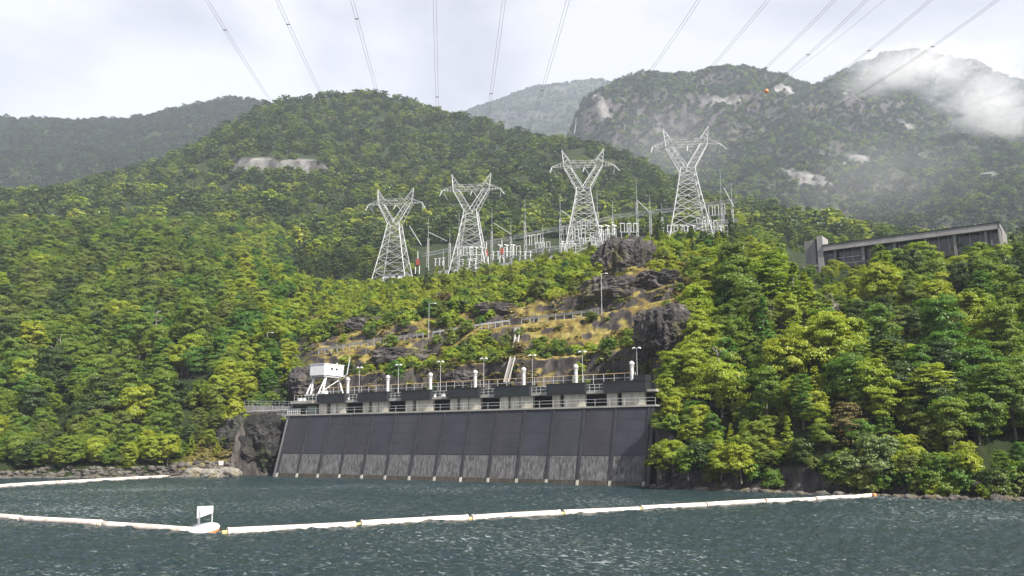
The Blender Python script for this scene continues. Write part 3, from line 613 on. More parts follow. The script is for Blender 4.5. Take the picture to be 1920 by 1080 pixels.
def sample_cells(X, Y, Z, dens, r):
    """dens: expected count per m2 for each cell"""
    e1 = np.stack([X[:-1, 1:] - X[:-1, :-1], Y[:-1, 1:] - Y[:-1, :-1], (Z[:-1, 1:] - Z[:-1, :-1]) * 0.35], -1)
    e2 = np.stack([X[1:, :-1] - X[:-1, :-1], Y[1:, :-1] - Y[:-1, :-1], (Z[1:, :-1] - Z[:-1, :-1]) * 0.35], -1)
    A = np.linalg.norm(np.cross(e1, e2), axis=-1); lam = A * dens; n = r.poisson(lam)
    ii, jj = np.nonzero(n); rep = n[ii, jj]; ii = np.repeat(ii, rep); jj = np.repeat(jj, rep); u = r.random(len(ii)); v = r.random(len(ii))
    def bl(M): return (M[ii, jj] * (1 - u) * (1 - v) + M[ii, jj + 1] * u * (1 - v) + M[ii + 1, jj] * (1 - u) * v + M[ii + 1, jj + 1] * u * v)
    return bl(X), bl(Y), bl(Z), ii, jj, v

# --- far woods on the back hills, cloud shadow put into their dark leaf colours
def wood(H, dens, tones, scale, name, label, meshes, maxpx=(-350, 2250), tmin=0.0):
    r = np.random.default_rng(len(name))
    X, Y, Z, T = H['X'], H['Y'], H['Z'], H['T']
    gx, gy = to_px(X, Y, Z)
    d = np.full((X.shape[0] - 1, X.shape[1] - 1), dens)
    c = lambda M: M[:-1, :-1]
    d *= (c(gx) > maxpx[0]) & (c(gx) < maxpx[1]); d *= 1 - 0.93 * c(H['bare']); d *= ((T[:-1] > tmin) & (T[:-1] < T[-1] - 1.4))[:, None]
    x, y, z, ii, jj, v = sample_cells(X, Y, Z, d, r)
    n = len(x); idx = np.array([variant(meshes[r.integers(len(meshes))], tones[r.integers(len(tones))]) for _ in range(n)])
    s = scale * (0.6 + 0.8 * r.random(n) ** 1.3); scl = np.stack([s * 1.15, s * 1.15, s], -1)
    rot = np.stack([r.normal(size=n) * .06, r.normal(size=n) * .06, r.random(n) * 6.28], -1)
    scatter(name, np.stack([x, y, z - 2.2 * s], -1), rot, scl, idx, label); return n
cnt = {}
cnt['B'] = wood(HB, 0.021, ['grey', 'grey', 'dark'], 1.0, 'distant_forest', 'dark evergreen forest covering the far left hill', ['f_layer_a', 'f_layer_b', 'f_round'], (-350, 760))
cnt['C'] = wood(HC, 0.028, ['grey', 'grey', 'dark', 'dark', 'mid'], 0.85, 'mountain_forest', 'hazy forest covering the big mountain on the right', ['f_layer_a', 'f_layer_b', 'f_round'], (1020, 2200), 0.1)
cnt['E'] = wood(HE, 0.010, ['grey'], 1.1, 'mountain_scrub', 'dark scrub on the mountain that stands in the mist', ['f_layer_b', 'f_round'], (1500, 2100))
cnt['D'] = wood(HD, 0.0055, ['grey', 'dark'], 1.2, 'alpine_scrub', 'sparse scrub on the pale farthest mountain', ['f_layer_b', 'f_round'], (740, 1250))

# --- main hillside: trees by zone
rt = np.random.default_rng(77)
cX = gX2[:-1, :-1]; cT = Tm[:-1, :-1]; cPX = _gpx[:-1, :-1]; cPY = _gpy[:-1, :-1]; cCol = PXm[:-1, :-1]; cP = Pn[:-1, :-1]
inview = (cPX > -260) & (cPX < 2180)
patchn = fbm(cP * 0.045 + 3, 3)
left = cCol < 560; right = cCol > 1245
zone = np.zeros(cT.shape, dtype=int); dens = np.zeros(cT.shape)
tall = (cT > 10.7) & (cT < 16.1)
dens[tall] = 0.0300 * np.clip(.75 + patchn[tall] * 1.6, .35, 1.3); dens[(bare[:-1, :-1] > 0.3) & tall] = 0.0; zone[tall] = 1
ln = left & (cT > 1.35) & (cT <= 10.7) & ~((cCol > 455) & (cT < 2.4)); dens[ln] = 0.060; zone[ln] = 2
lnc = left & (cCol > 400) & (cT > 2.0) & (cT < 8.5); dens[lnc] = 0.13
ln2 = left & (cCol < 330) & (cT > 0.93) & (cT <= 1.35); dens[ln2] = 0.16; dens[left & (cT > 1.2) & (cT < 2.2) & (cCol < 430)] = .12; zone[ln2] = 2
spur = right & (cT > 0.92) & (cT <= 9.75) & ~((cCol < 1300) & (cT > 4.4)) & ~((cCol < 1420) & (cT > 7.2)) & ~((cCol < 1268) & (cT < 2.6) & (cT > 1.9)); dens[spur] = 0.085; dens[spur & (cT < 2.6)] = 0.14; dens[spur & (cT < 3.2) & (cCol < 1430)] = 0.30; zone[spur] = 3
spurup = (cCol > 1420) & (cT > 9.75) & (cT <= 10.7); dens[spurup] = 0.055; zone[spurup] = 3
bld = (cCol > 1480) & (cCol < 1960) & (cT > 9.35) & (cT <= 10.6); dens[bld] = 0; zone[bld] = 0
midz = (~left) & (cCol < 1440) & (cT > 2.15) & (cT < 9.0) & ~spur & ~((cT > 4.9) & (cT < 6.2) & (cCol < 1320))
dens[midz] = 0.50 * np.clip(0.42 + patchn[midz] * 2.4, 0.04, 1.0); zone[midz] = 4
face = midz & (((cT > 2.15) & (cT < 2.95)) | ((cT > 6.1) & (cT < 6.95))); dens[face] *= 0.25
lg_ = midz & (((cT > 3.0) & (cT < 3.9)) | ((cT > 7.0) & (cT < 7.4))); dens[lg_] = np.maximum(dens[lg_], .30)
up = midz & (cT > 7.4) ; dens[up] = 0.17; zone[up] = 5
brow = (~left) & (cCol < 1440) & (cT >= 9.0) & (cT < 9.75); dens[brow] = 0.11; zone[brow] = 5
crest = (cCol > 1150) & (cCol < 1440) & (cT > 8.7) & (cT < 9.6); dens[crest] = 0.20; zone[crest] = 6
lp = (cCol >= 540) & (_gpx[:-1, :-1] < 772) & (cT >= 9.0) & (cT < 10.75) & ~((cPX > 690) & (cT < 9.9)); dens[lp] = 0.035; zone[lp] = 5; dens[lp & (cT > 10)] = .03; zone[lp & (cT > 10)] = 1
behind = (~left) & (cCol < 1440) & (cT > 10.55) & (cT <= 10.75); dens[behind] = 0.03; zone[behind] = 1
bank = right & (cT > 0.55) & (cT <= 1.05) & (cCol > 1285); dens[bank] = 0.55; zone[bank] = 7
bank2 = right & (cT > 0.55) & (cT <= 1.15) & (cCol > 1225) & (cCol <= 1285); dens[bank2] = 0.10; zone[bank2] = 7
dens[(((cPX - 1172) / 60) ** 2 + ((cPY - 505) / 46) ** 2 < 1) | (((cPX - 1225) / 62) ** 2 + ((cPY - 540) / 16) ** 2 < 1) | (((cPX - 1250) / 48) ** 2 + ((cPY - 625) / 44) ** 2 < 1)] *= .04
dens *= inview
x, y, z, ii, jj, v = sample_cells(gX2, gY2, gZ2, dens, rt)
zn = zone[ii, jj]; tt = cT[ii, jj]; ppx, ppy = to_px(x, y, z); pn = patchn[ii, jj]; slopez = None
st2 = fbm(np.stack([x, y, z], -1) * 0.06 + 11, 2)
trees = []
for k in range(len(x)):
    q = rt.random(); q2 = rt.random(); Z0 = zn[k]; D = y[k]; s = 1.0
    if Z0 == 1:
        far = D > 420
        m = ['f_layer_a', 'f_layer_b', 'f_round', 'f_cone'][0 if q < .4 else 1 if q < .72 else 2 if q < .93 else 3] if far else ['beech_a', 'beech_b', 'cone_a', 'round_a'][0 if q < .36 else 1 if q < .7 else 2 if q < .82 else 3]
        q2 = float(np.clip(q2 * .8 + .1 - st2[k] * 1.2, 0, .999))
        if tt[k] > 12.6: q2 *= .72
        tone = 'dark' if q2 < .48 else 'mid' if q2 < .66 else 'olive' if q2 < .95 else 'pale' if q2 < .965 else 'bright'
        s = (0.50 + 0.85 * rt.random() ** 1.8) * (0.9 if far else 0.85)
    elif Z0 == 2:
        m = 'beech_d' if q < .24 else 'beech_e' if q < .44 else 'beech_a' if q < .54 else 'beech_b' if q < .64 else 'beech_f' if q < .76 else 'cone_a' if q < .82 else 'round_a' if q < .92 else 'round_b'
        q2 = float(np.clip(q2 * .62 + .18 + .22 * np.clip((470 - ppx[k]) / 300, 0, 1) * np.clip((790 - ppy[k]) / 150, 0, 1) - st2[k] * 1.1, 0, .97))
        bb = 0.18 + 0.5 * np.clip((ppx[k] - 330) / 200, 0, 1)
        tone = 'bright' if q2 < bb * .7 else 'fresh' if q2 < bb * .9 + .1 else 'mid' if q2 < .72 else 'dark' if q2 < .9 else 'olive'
        s = 0.55 + 0.40 * rt.random()
        if y[k] < 190: s *= 0.72
        if ppx[k] > 380: s *= 0.8
        if ppx[k] > 520 and y[k] < 215: s *= 0.65
    elif Z0 == 3:
        m = 'beech_d' if q < .24 else 'beech_e' if q < .46 else 'beech_f' if q < .58 else 'beech_b' if q < .66 else 'beech_c' if q < .70 else 'cone_a' if q < .77 else 'cone_b' if q < .80 else 'round_a' if q < .92 else 'round_b'
        q2 = float(np.clip(q2 * .65 + .06 - st2[k] * 1.0 - .10 + .45 * max(0, (ppx[k] - 1600) / 300), 0, .97))
        tone = 'bright' if q2 < .42 else 'mid' if q2 < .68 else 'fresh' if q2 < .82 else 'olive' if q2 < .91 else 'dark' if q2 < .985 else 'pale'
        if ppx[k] > 1700 and q2 < .42 and rt.random() < .5: tone = 'mid'
        s = 0.48 + 0.36 * rt.random()
        if ppx[k] < 1300: s *= 0.75
        s *= 0.75 + 0.5 * rt.random() ** 2
        if tt[k] > 8.3: s *= 0.8
        if 1470 < ppx[k] < 1640 and y[k] > 150: s *= 0.45
        if tt[k] < 1.6: s *= 0.7
    elif Z0 == 7:
        m = 'round_a' if q < .3 else 'round_b' if q < .7 else 'shrub_a' if q < .9 else 'beech_b'
        tone = 'bright' if q2 < .2 else 'mid' if q2 < .6 else 'dark' if q2 < .8 else 'fresh' if q2 < .93 else 'olive'
        s = (0.55 + 0.3 * rt.random()) * (1.4 if m[0] == 's' else .8 if m[0] == 'r' else .5); y[k] -= .9
    elif Z0 == 4:
        m = 'shrub_a' if q < .40 else 'shrub_b' if q < .74 else 'round_b' if q < .9 else 'round_a'
        tone = 'bright' if q2 < .38 else 'mid' if q2 < .6 else 'olive' if q2 < .8 else 'fresh' if q2 < .88 else 'rust' if q2 < .93 else 'dark'
        s = 0.55 + 0.5 * rt.random()
        if m[0] == 'r': s *= 0.72
        if tt[k] > 5: s *= 1.2
        if tt[k] < 3.2: s *= 0.75
    elif Z0 == 5:
        m = 'round_a' if q < .32 else 'round_b' if q < .55 else 'cone_b' if q < .65 else 'shrub_a' if q < .82 else 'shrub_b'
        tone = 'bright' if q2 < .72 else 'mid' if q2 < .82 else 'olive' if q2 < .88 else 'fresh' if q2 < .92 else 'dark'
        s = (0.6 + 0.45 * rt.random()) * (0.62 if m[0] != 's' else 1)
        if tt[k] > 8.6: s *= 1.15
    else:
        m = 'round_a' if q < .35 else 'cone_a' if q < .5 else 'cone_b' if q < .65 else 'round_b' if q < .85 else 'beech_b'
        tone = 'bright' if q2 < .4 else 'mid' if q2 < .7 else 'dark' if q2 < .8 else 'fresh'
        s = (0.45 + 0.3 * rt.random()) * (1.0 if m[0] == 'r' else 0.75)
    trees.append([x[k], y[k], z[k], m, tone, s, int(Z0), ppx[k], ppy[k]])
def special(px, py, D, m, tone, s, label, cat='tree'):
    t = PZ(px, D, zy(D, py)); trees.append([t.x, D, t.z, m, tone, s, -1, px, py, label, cat])
special(1588, 850, 115, 'beech_b', 'rust', 0.75, 'rusty brown beech tree low on the right spur, near the boom end', )
special(1460, 700, 131, 'beech_b', 'rust', 0.55, 'dry brown-topped beech halfway up the right spur', )
special(1236, 452, 232, 'cone_a', 'dark', 0.72, 'dark pointed conifer standing alone just left of the tallest pylon')
special(1655, 905, 107.5, 'round_a', 'pale', 1.0, 'pale silvery tree overhanging the water where the boom ends')
special(1600, 905, 109, 'round_b', 'pale', 0.85, 'low pale silvery tree over the water, left of the boom end')
special(742, 712, 171, 'round_a', 'fresh', 0.78, 'fresh green tree leaning out of the cliff behind the second vent')
special(1057, 730, 160, 'round_b', 'fresh', 0.55, 'low bright green bush on the cliff foot left of the sixth vent', 'bush')
special(440, 800, 183, 'round_a', 'bright', 0.9, 'sunlit yellow-green tree on the rock left of the service wall')
for px_, py_, D_, t_, l_ in ((462, 796, 181, 'bright', 'yellow bush at the left top of the black cliff'), (498, 792, 182, 'olive', 'olive bush in the middle of the black cliff top'), (530, 800, 180.5, 'mid', 'green bush on the black cliff beside the intake pier')): special(px_, py_, D_, 'shrub_a', t_, 1.1, l_, 'bush')
special(1750, 790, 112, 'beech_a', 'bright', 0.72, 'golden-green crowned beech on the right slope near the shore')
special(1372, 440, 236, 'cone_b', 'dark', 0.7, 'dark pointed tree right of the tallest pylon')
special(1105, 488, 246, 'cone_a', 'dark', 0.55, 'dark conifer at the foot of the third pylon')
special(1870, 800, 108, 'beech_c', 'mid', 0.7, 'tall green beech near the right edge of the shore')
special(800, 530, 262, 'cone_b', 'dark', 0.6, 'small dark conifer between the first and second pylons')
special(870, 520, 250, 'cone_b', 'mid', 0.6, 'mid green conifer in front of the second pylon foot')

for i_, (px_, py_, D_, m_, t_, s_) in enumerate(((1238, 888, 125, 'round_a', 'mid', .8), (1262, 880, 124, 'beech_e', 'bright', .52), (1290, 890, 121.5, 'round_b', 'fresh', .85), (1245, 820, 129, 'beech_e', 'mid', .5), (1275, 790, 131, 'beech_d', 'bright', .5), (1320, 885, 121, 'round_a', 'dark', .8), (1352, 895, 118, 'beech_e', 'bright', .45), (1250, 760, 135, 'round_a', 'bright', .75), (1390, 895, 116, 'round_a', 'bright', .75), (1300, 840, 126, 'beech_d', 'mid', .5))):
    special(px_, py_, D_, m_, t_, s_, ['round green tree pressed against the right end of the intake wall', 'bright beech leaning over the water beside the intake end', 'grass-green bushy tree low on the rock right of the intake', 'green beech clinging beside the intake wall, half way up', 'sunlit beech above the rock foot right of the intake', 'dark round tree over the shore right of the intake', 'sunlit beech over the water left of the boom end', 'yellow-green tree under the steel stair', 'yellow-green round tree on the shore midway to the boom end', 'mid green beech behind the shore trees right of the intake'][i_])
# rank by apparent size; the largest 300 trees and 300 bushes are individuals, the rest one mass each
INDV = {'tree': [], 'bush': []}; REST = []
def app(t):
    if not (-20 < t[7] < 1940 and 60 < t[8] < 1000): return 0
    H_ = PROTO[t[3]]['H'] if t[3] in PROTO else 10
    return H_ * t[5] / t[1]
trees.sort(key=lambda t: -(9 if t[6] == -1 else app(t)))
GRP = {7: ('on the right shore', 'trees on the right shore'), 2: ('on the left bank', 'trees on the left bank'), 3: ('on the right spur', 'trees on the right spur'), 5: ('on the slope under the pylons', 'trees on the slope under the pylons'),
       6: ('on the crest beneath the tallest pylon', 'trees on the crest under the tallest pylon'), 4: ('on the cut cliff behind the intake', 'bushes on the cut cliff'), 1: ('behind the switchyard', 'trees behind the switchyard'), -1: ('', None)}
TONE = {'dark': 'dark green', 'mid': 'mid green', 'bright': 'yellow-green', 'olive': 'olive green', 'rust': 'rusty brown', 'pale': 'pale silvery', 'fresh': 'grass-green'}
FORM = {'b': 'beech', 'c': 'conifer', 'r': 'round tree', 's': 'shrub'}
def where(px, py, Z0):
    if Z0 == 2: base = 'along the rocky left shore' if py > 820 else 'on the lower left bank' if py > 700 else 'on the upper left bank'; c = 'at the picture edge' if px < 160 else 'beside the service wall' if px > 400 else 'above the floating boom'
    elif Z0 == 7: base = 'over the water of the right shore'; c = 'next to the intake wall' if px < 1340 else 'left of the boom end' if px < 1600 else 'right of the boom end'
    elif Z0 == 3: base = 'low on the right spur' if py > 850 else 'midway up the right spur' if py > 650 else 'high on the right spur'; c = 'next to the intake wall' if px < 1340 else 'below the long building' if px > 1500 else 'left of the long building'
    elif Z0 == 4: base = 'on the cliff above the deck' if py > 650 else 'above the guardrail road'; c = 'near the crane' if px < 760 else 'near the drain chute' if px < 1050 else 'near the stair end'
    elif Z0 == 5: base = 'on the slope under the pylons'; c = 'below the first pylon' if px < 820 else 'below the second pylon' if px < 980 else 'below the third pylon' if px < 1130 else 'by the big outcrop'
    elif Z0 == 6: base = 'on the crest under the tallest pylon'; c = 'above the big outcrop' if px < 1280 else 'right of the outcrop'
    else: base = 'on the forest edge'; c = 'behind the switchyard'
    return (base + ' ' + c).replace(' the ', ' ')
roots = {}
for t in trees:
    X_, Y_, Z_, m, tone, s, Z0, px, py = t[:9]
    kind = 'bush' if m[0] == 's' or (len(t) > 10 and t[10] == 'bush') else 'tree'
    if m in PROTO and len(INDV[kind]) < 300 and (Z0 == -1 or app(t) > 0.009):
        INDV[kind].append(t)
        rz = rt.random() * 6.28; loc = (X_, Y_, Z_ - 0.25 * s)
        sz = 0.9 + 0.25 * rt.random()
        lab = t[9] if Z0 == -1 else '%s %s %s' % (TONE[tone], FORM[m[0]], where(px, py, Z0))
        if kind == 'bush':
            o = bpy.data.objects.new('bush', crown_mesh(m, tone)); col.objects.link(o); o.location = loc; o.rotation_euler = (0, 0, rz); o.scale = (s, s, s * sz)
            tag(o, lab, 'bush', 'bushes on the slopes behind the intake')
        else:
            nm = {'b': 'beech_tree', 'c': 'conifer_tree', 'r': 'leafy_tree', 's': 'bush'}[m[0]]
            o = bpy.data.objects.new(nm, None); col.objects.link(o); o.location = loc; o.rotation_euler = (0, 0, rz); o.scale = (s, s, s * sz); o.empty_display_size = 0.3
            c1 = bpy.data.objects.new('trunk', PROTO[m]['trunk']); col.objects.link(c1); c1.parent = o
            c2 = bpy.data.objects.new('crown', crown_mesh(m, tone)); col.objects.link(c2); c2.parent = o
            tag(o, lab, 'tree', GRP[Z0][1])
    else: REST.append(t)
for nm, sel, lab in (('forest', lambda t: t[3][0] != 's', 'dense mixed beech forest covering the hillside behind the intake'), ('undergrowth', lambda t: t[3][0] == 's', 'low scrub between the bushes of the cut slope')):
    L_ = [t for t in REST if sel(t)]
    if not L_: continue
    n = len(L_); s = np.array([t[5] for t in L_]); sxy = np.where(np.array([t[3] in FAR for t in L_]), 1.2, 1.0)
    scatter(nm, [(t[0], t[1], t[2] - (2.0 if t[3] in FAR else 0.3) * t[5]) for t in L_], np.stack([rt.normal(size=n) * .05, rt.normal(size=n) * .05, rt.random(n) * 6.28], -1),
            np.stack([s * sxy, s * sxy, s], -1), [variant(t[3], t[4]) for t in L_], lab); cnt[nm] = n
# tussock grass over the dry slope
GV, GF = crown('shrub', 7, 0.75, 0.7, 16, 12, 0.30)[:2]
for tone in ('olive', 'rust'):
    FAR['tuft_' + tone] = (GV, GF)
M_DRY = leaf_mat('dry_grass', (0.16, 0.13, 0.045), (0.30, 0.235, 0.10), (0.22, 0.20, 0.06), 0.3); LEAF['dry'] = M_DRY
M_DRY2 = leaf_mat('green_grass', (0.09, 0.13, 0.02), (0.17, 0.20, 0.035), (0.20, 0.19, 0.04), 0.3); LEAF['grass'] = M_DRY2
dg = np.zeros(cT.shape); mg = (dry[:-1, :-1] > 0.2) & ~((cT > 4.8) & (cT < 6.1)) & (cT > 2.0)
dg[mg] = 0.85 * np.clip(0.4 + fbm(cP[mg] * 0.13 + 8, 3) * 2.2, 0.0, 1)
dg[(cCol > 325) & (cCol < 443) & (cT > 1.05) & (cT < 2)] = 1.6
gx_, gy_, gz_, i2, j2, v2 = sample_cells(gX2, gY2, gZ2, dg, rt); n = len(gx_)
idx = np.where(fbm(np.stack([gx_, gy_, gz_], -1) * 0.08, 2) > 0.02, variant('tuft_olive', 'grass'), variant('tuft_rust', 'dry'))
s = 0.55 + 0.8 * rt.random(n); scatter('grass', np.stack([gx_, gy_, gz_ - 0.1], -1), np.stack([n * [0.0], n * [0.0], rt.random(n) * 6.28], -1), np.stack([s * 1.2, s * 1.2, s * .8], -1), idx, 'dry tussock grass on the cut slope')
cnt['grass'] = n
print('COUNTS', cnt, 'individuals', {k: len(v) for k, v in INDV.items()}, 'rest', len(REST))

#@@PART2
def sort_labels():
    """where several things would share a label, say which one by size and by its place among them"""
    from collections import defaultdict
    SZ = {}
    by = defaultdict(list)
    for o in scene.objects:
        if o.parent is None and o.get('category') and o.get('label'): by[o['label']].append(o)
    def spot(o):
        p = o.matrix_basis.translation; return to_px(p.x, p.y, p.z)
    ordn = ['leftmost'] + [q + ' from left' for q in ('second', 'third', 'fourth', 'fifth', 'sixth', 'seventh', 'eighth')]
    for lab, os_ in list(by.items()):
        if len(os_) < 2: continue
        # first split by height in the picture into bands, then by order from the left
        pts = sorted([(spot(o), o) for o in os_], key=lambda q: q[0][1])
        nb = min(5, max(1, math.ceil(len(os_) / 13)))
        bands = {1: [''], 2: ['upper ', 'lower '], 3: ['upper ', 'middle ', 'lower '], 4: ['top ', 'upper ', 'lower ', 'bottom '], 5: ['top ', 'upper ', 'middle ', 'lower ', 'bottom ']}[nb]
        for bi in range(nb):
            part = pts[bi * len(pts) // nb:(bi + 1) * len(pts) // nb]; part.sort(key=lambda q: q[0][0])
            n = len(part)
            for k, (_, o) in enumerate(part):
                wtxt = ordn[k] if k < min(8, (n + 1) // 2 + 0) or n <= 2 and k == 0 else ('rightmost' if k == n - 1 else (ordn[n - 1 - k].replace('left', 'right') if n - 1 - k < 8 else 'mid row'))
                full = o['label'] + ', ' + (bands[bi] + 'row ' if bands[bi] else '') + wtxt
                if len(full.replace('-', ' ').split()) > 16: full = o['label'] + ', ' + wtxt
                if len(full.split()) <= 16: o['label'] = full
# ------------------------------------------------------------------ finding the ground under a photo spot
from mathutils.bvhtree import BVHTree
_nr, _nc = gX2.shape
_V = np.stack([gX2, gY2, gZ2], -1)[:, ::2].reshape(-1, 3); _i = np.arange(len(_V)).reshape(_nr, -1)
_F = np.stack([_i[:-1, :-1], _i[:-1, 1:], _i[1:, 1:], _i[1:, :-1]], -1).reshape(-1, 4)
BVH = BVHTree.FromPolygons([tuple(p) for p in _V.tolist()], [tuple(q) for q in _F.tolist()])
def hit(px, py):
    v = (540 - py) / F; d = Vector(((px - 960) / F, cS - v * sS, sS + v * cS)).normalized()
    h = BVH.ray_cast(Vector((0, 0, CH)), d); return h[0]
def down(x, y):
    h = BVH.ray_cast(Vector((x, y, 2000)), Vector((0, 0, -1))); return h[0].z if h[0] else 0.0

# ------------------------------------------------------------------ intake structure
DAM = empty('intake_structure', wpt(0, 0, 0), WROT, 'long dark sloping concrete intake wall with gallery and deck on the lake edge', 'dam')
NP = 14; w = WLEN / NP; BAT = 0.25
def slab(x0, x1, z0, z1, off, th, name, mat, parent=DAM):
    m = MB(); f = lambda z: z * BAT + off
    m.hexa([(x0, f(z0), z0), (x1, f(z0), z0), (x1, f(z0) + th, z0), (x0, f(z0) + th, z0), (x0, f(z1), z1), (x1, f(z1), z1), (x1, f(z1) + th, z1), (x0, f(z1) + th, z1)])
    return m.build(name, mat, parent)
M_DP = [surf_mat('dark_membrane_' + n, (c[0] * .42, c[1] * .46, c[2] * .50), 0.62, c2=(d[0] * .56, d[1] * .60, d[2] * .68), scale=0.4, bump=0.10, streak=st) for n, c, d, st in (('blue', (0.040, 0.044, 0.056), (0.054, 0.055, 0.066), False), ('brown', (0.044, 0.042, 0.047), (0.058, 0.054, 0.060), True), ('plain', (0.042, 0.043, 0.050), (0.064, 0.064, 0.072), True))]
for k in range(NP):
    x0 = k * w + 0.21; x1 = (k + 1) * w - 0.21
    pn_ = empty('wall_panel', (0, 0, 0)); pn_.parent = DAM
    zc = [4.5, 6.35, 8.2, 10.05, 11.95]
    for j in range(4): slab(x0, x1, zc[j] + 0.012, zc[j + 1] - 0.012, 0.0 + 0.008 * ((k + j) % 2), 0.5, 'membrane_strip', M_DP[(k * 5 + 1) % 3], pn_)
    slab(x0, x1, 0.72, 4.46, 0.05, 0.5, 'concrete_face', M_STREAK); slab(x0, x1, -3.5, 0.71, 0.03, 0.5, 'waterline_band', M_ALGAE)
for k in range(NP + 1):
    x0 = k * w
    r_ = slab(x0 - 0.19, x0 + 0.19, 0.75, 11.97, -0.16, 0.7, 'wall_rib', M_RIB); slab(x0 - 0.20, x0 + 0.20, -3.5, 0.72, -0.20, 0.8, 'rib_foot', M_CONC, r_)
m = MB(); m.hexa([(-1.4, 0.1 - .9, -4), (WLEN + 0.4, 0.1 - .9, -4), (WLEN + 0.4, 9, -4), (-1.4, 9, -4), (-1.4, 3.3, 11.9), (WLEN + 0.4, 3.3, 11.9), (WLEN + 0.4, 9, 11.9), (-1.4, 9, 11.9)]); m.build('core', M_BCONC, DAM)
slab(-1.0, -0.2, -4, 11.9, 0.05, 1.2, 'end_pier', M_BCONC); slab(WLEN + 0.28, WLEN + 0.9, -4, 12.3, -0.1, 2.0, 'end_pier', M_RIB)
m = MB().box(-1.5, WLEN + 1.2, 2.75, 7.2, 12.0, 12.28); m.build('walkway_slab', M_CONC, DAM)
m = MB().box(-1.5, WLEN + 0.9, 7.2, 7.6, 12.0, 14.5); m.build('gallery_back_wall', M_DARKREC, DAM)  # near-black colour stands in for the shade within the gallery openings
gaps = [(652, 677), (730, 757), (814, 842), (903, 934), (1001, 1033), (1100, 1136)]
pale = [(598, 612), (619, 648), (680, 691), (697, 727), (760, 774), (780, 812), (844, 857), (862, 901), (937, 953), (957, 999), (1036, 1050), (1057, 1097), (1138, 1157), (1166, 1209)]
for a_, b_ in pale:
    xa, xb = wx(a_, 3.75, 13.2), wx(b_, 3.75, 13.2)
    p_ = MB().box(xa, xb, 3.75, 4.4, 12.28, 14.35).build('gallery_panel', M_PALEC, DAM)
    if xb - xa > 4: MB().box(xa + (xb - xa) * .42, xa + (xb - xa) * .45, 3.72, 3.75, 12.3, 14.3).build('panel_joint', M_RIB, p_)
for a_ in (615, 694, 777, 860, 955, 1053, 1161):
    xa = wx(a_, 5.2, 13.2); MB().box(xa - .35, xa + .35, 5.6, 6.2, 12.28, 14.35).build('gate_guide', M_RIB, DAM)
MB().box(wx(576, 5, 13), wx(594, 5, 13), 4.9, 5.6, 12.28, 14.0).build('control_cabinet', surf_mat('pale_green_paint', (0.30, 0.36, 0.31), 0.6, bump=0), DAM)
MB().box(-0.6, WLEN + 0.9, 3.45, 16, 14.36, 14.72).build('deck_beam', M_CONC, DAM)
MB().box(0.2, WLEN + 0.9, 5.0, 16, 14.72, 15.9).build('deck_slab', M_BLACK, DAM)
boxes = [(596, 646), (671, 726), (752, 807), (838, 898), (927, 993), (1025, 1097), (1131, 1211)]
for i, (a_, b_) in enumerate(boxes):
    xa, xb = wx(a_, 3.0, 15.2), wx(b_, 3.0, 15.2); f_ = MB().box(xa, xb, 2.95, 5.0, 14.4, 16.05).build('black_parapet', M_BLACK, DAM, bevel=0.04)
    MB().box(xa - .06, xb + .06, 2.9, 5.0, 16.05, 16.17).build('parapet_cap', M_BLACK, f_)
xa, xb = wx(1187, 3, 16), wx(1211, 3, 16); MB().box(xa, xb, 3.1, 5.0, 16.17, 17.0).build('black_end_box', M_BLACK, DAM)
MB().box(wx(553, 4, 14.6), wx(594, 4, 14.6), 2.7, 6.0, 14.45, 14.95).build('platform_edge', M_CONC, DAM)

def railing(root, pts, h, mat, label, group, post_gap, nrails=2, r=0.035, name='railing', top=None, pr=None):
    """posts and rails along world points pts"""
    o = empty(name, pts[0], 0, label, 'railing', group); inv = Vector(pts[0]); P_ = [Vector(p) - inv for p in pts]
    L_ = [0]
    for a_, b_ in zip(P_, P_[1:]): L_.append(L_[-1] + (b_ - a_).length)
    def at(s_):
        for i in range(len(P_) - 1):
            if s_ <= L_[i + 1] + 1e-6: return P_[i].lerp(P_[i + 1], (s_ - L_[i]) / max(1e-6, L_[i + 1] - L_[i]))
        return P_[-1]
    n = max(1, round(L_[-1] / post_gap)); pm = MB().tube((0, 0, 0), (0, 0, h), pr or r * 1.1, n=4).mesh('post', mat)
    for i in range(n + 1):
        q = bpy.data.objects.new('post', pm); link(q, o); q.location = at(L_[-1] * i / n)
    for j in range(nrails):
        z_ = h * (1 - 0.46 * j); MB().path([p + Vector((0, 0, z_)) for p in P_], r, 5).build('rail', (top or mat) if j == 0 else mat, o)
    return o
xs = [wx(553, 4, 16)] + [WLEN * k / 8 for k in range(1, 8)] + [wx(1186, 3.8, 16.9)]
railing(None, [wpt(q, 4.95, 15.9) for q in (wx(575, 5, 16), xs[-1])], 1.65, M_STEEL, 'cream topped handrail along the upper deck of the intake', None, 1.9, 2, 0.045, 'deck_railing', M_CREAM)
for a_, b_ in gaps:
    railing(None, [wpt(wx(a_ - 4, 3.6, 15), 3.6, 14.72), wpt(wx(b_ - 2, 3.6, 15), 3.6, 14.72)], 1.1, M_STEEL, 'short steel railing in the %s notch of the black parapet from the crane' % ['first', 'second', 'third', 'fourth', 'fifth', 'last'][gaps.index((a_, b_))], 'railings in the parapet notches', 1.0, 3, 0.035, 'notch_railing')
railing(None, [wpt(-0.8, 3.0, 12.28), wpt(WLEN + 1.0, 3.0, 12.28)], 1.1, M_STEEL, 'thin steel handrail along the top edge of the dark wall', None, 2.65, 2, 0.032, 'walkway_railing')
railing(None, [wpt(wx(553, 3, 15), 2.8, 14.95), wpt(wx(594, 3, 15), 2.8, 14.95)], 1.15, M_STEEL, 'grey railing round the left end platform under the crane', None, 1.1, 3, 0.035, 'platform_railing', M_CREAM)
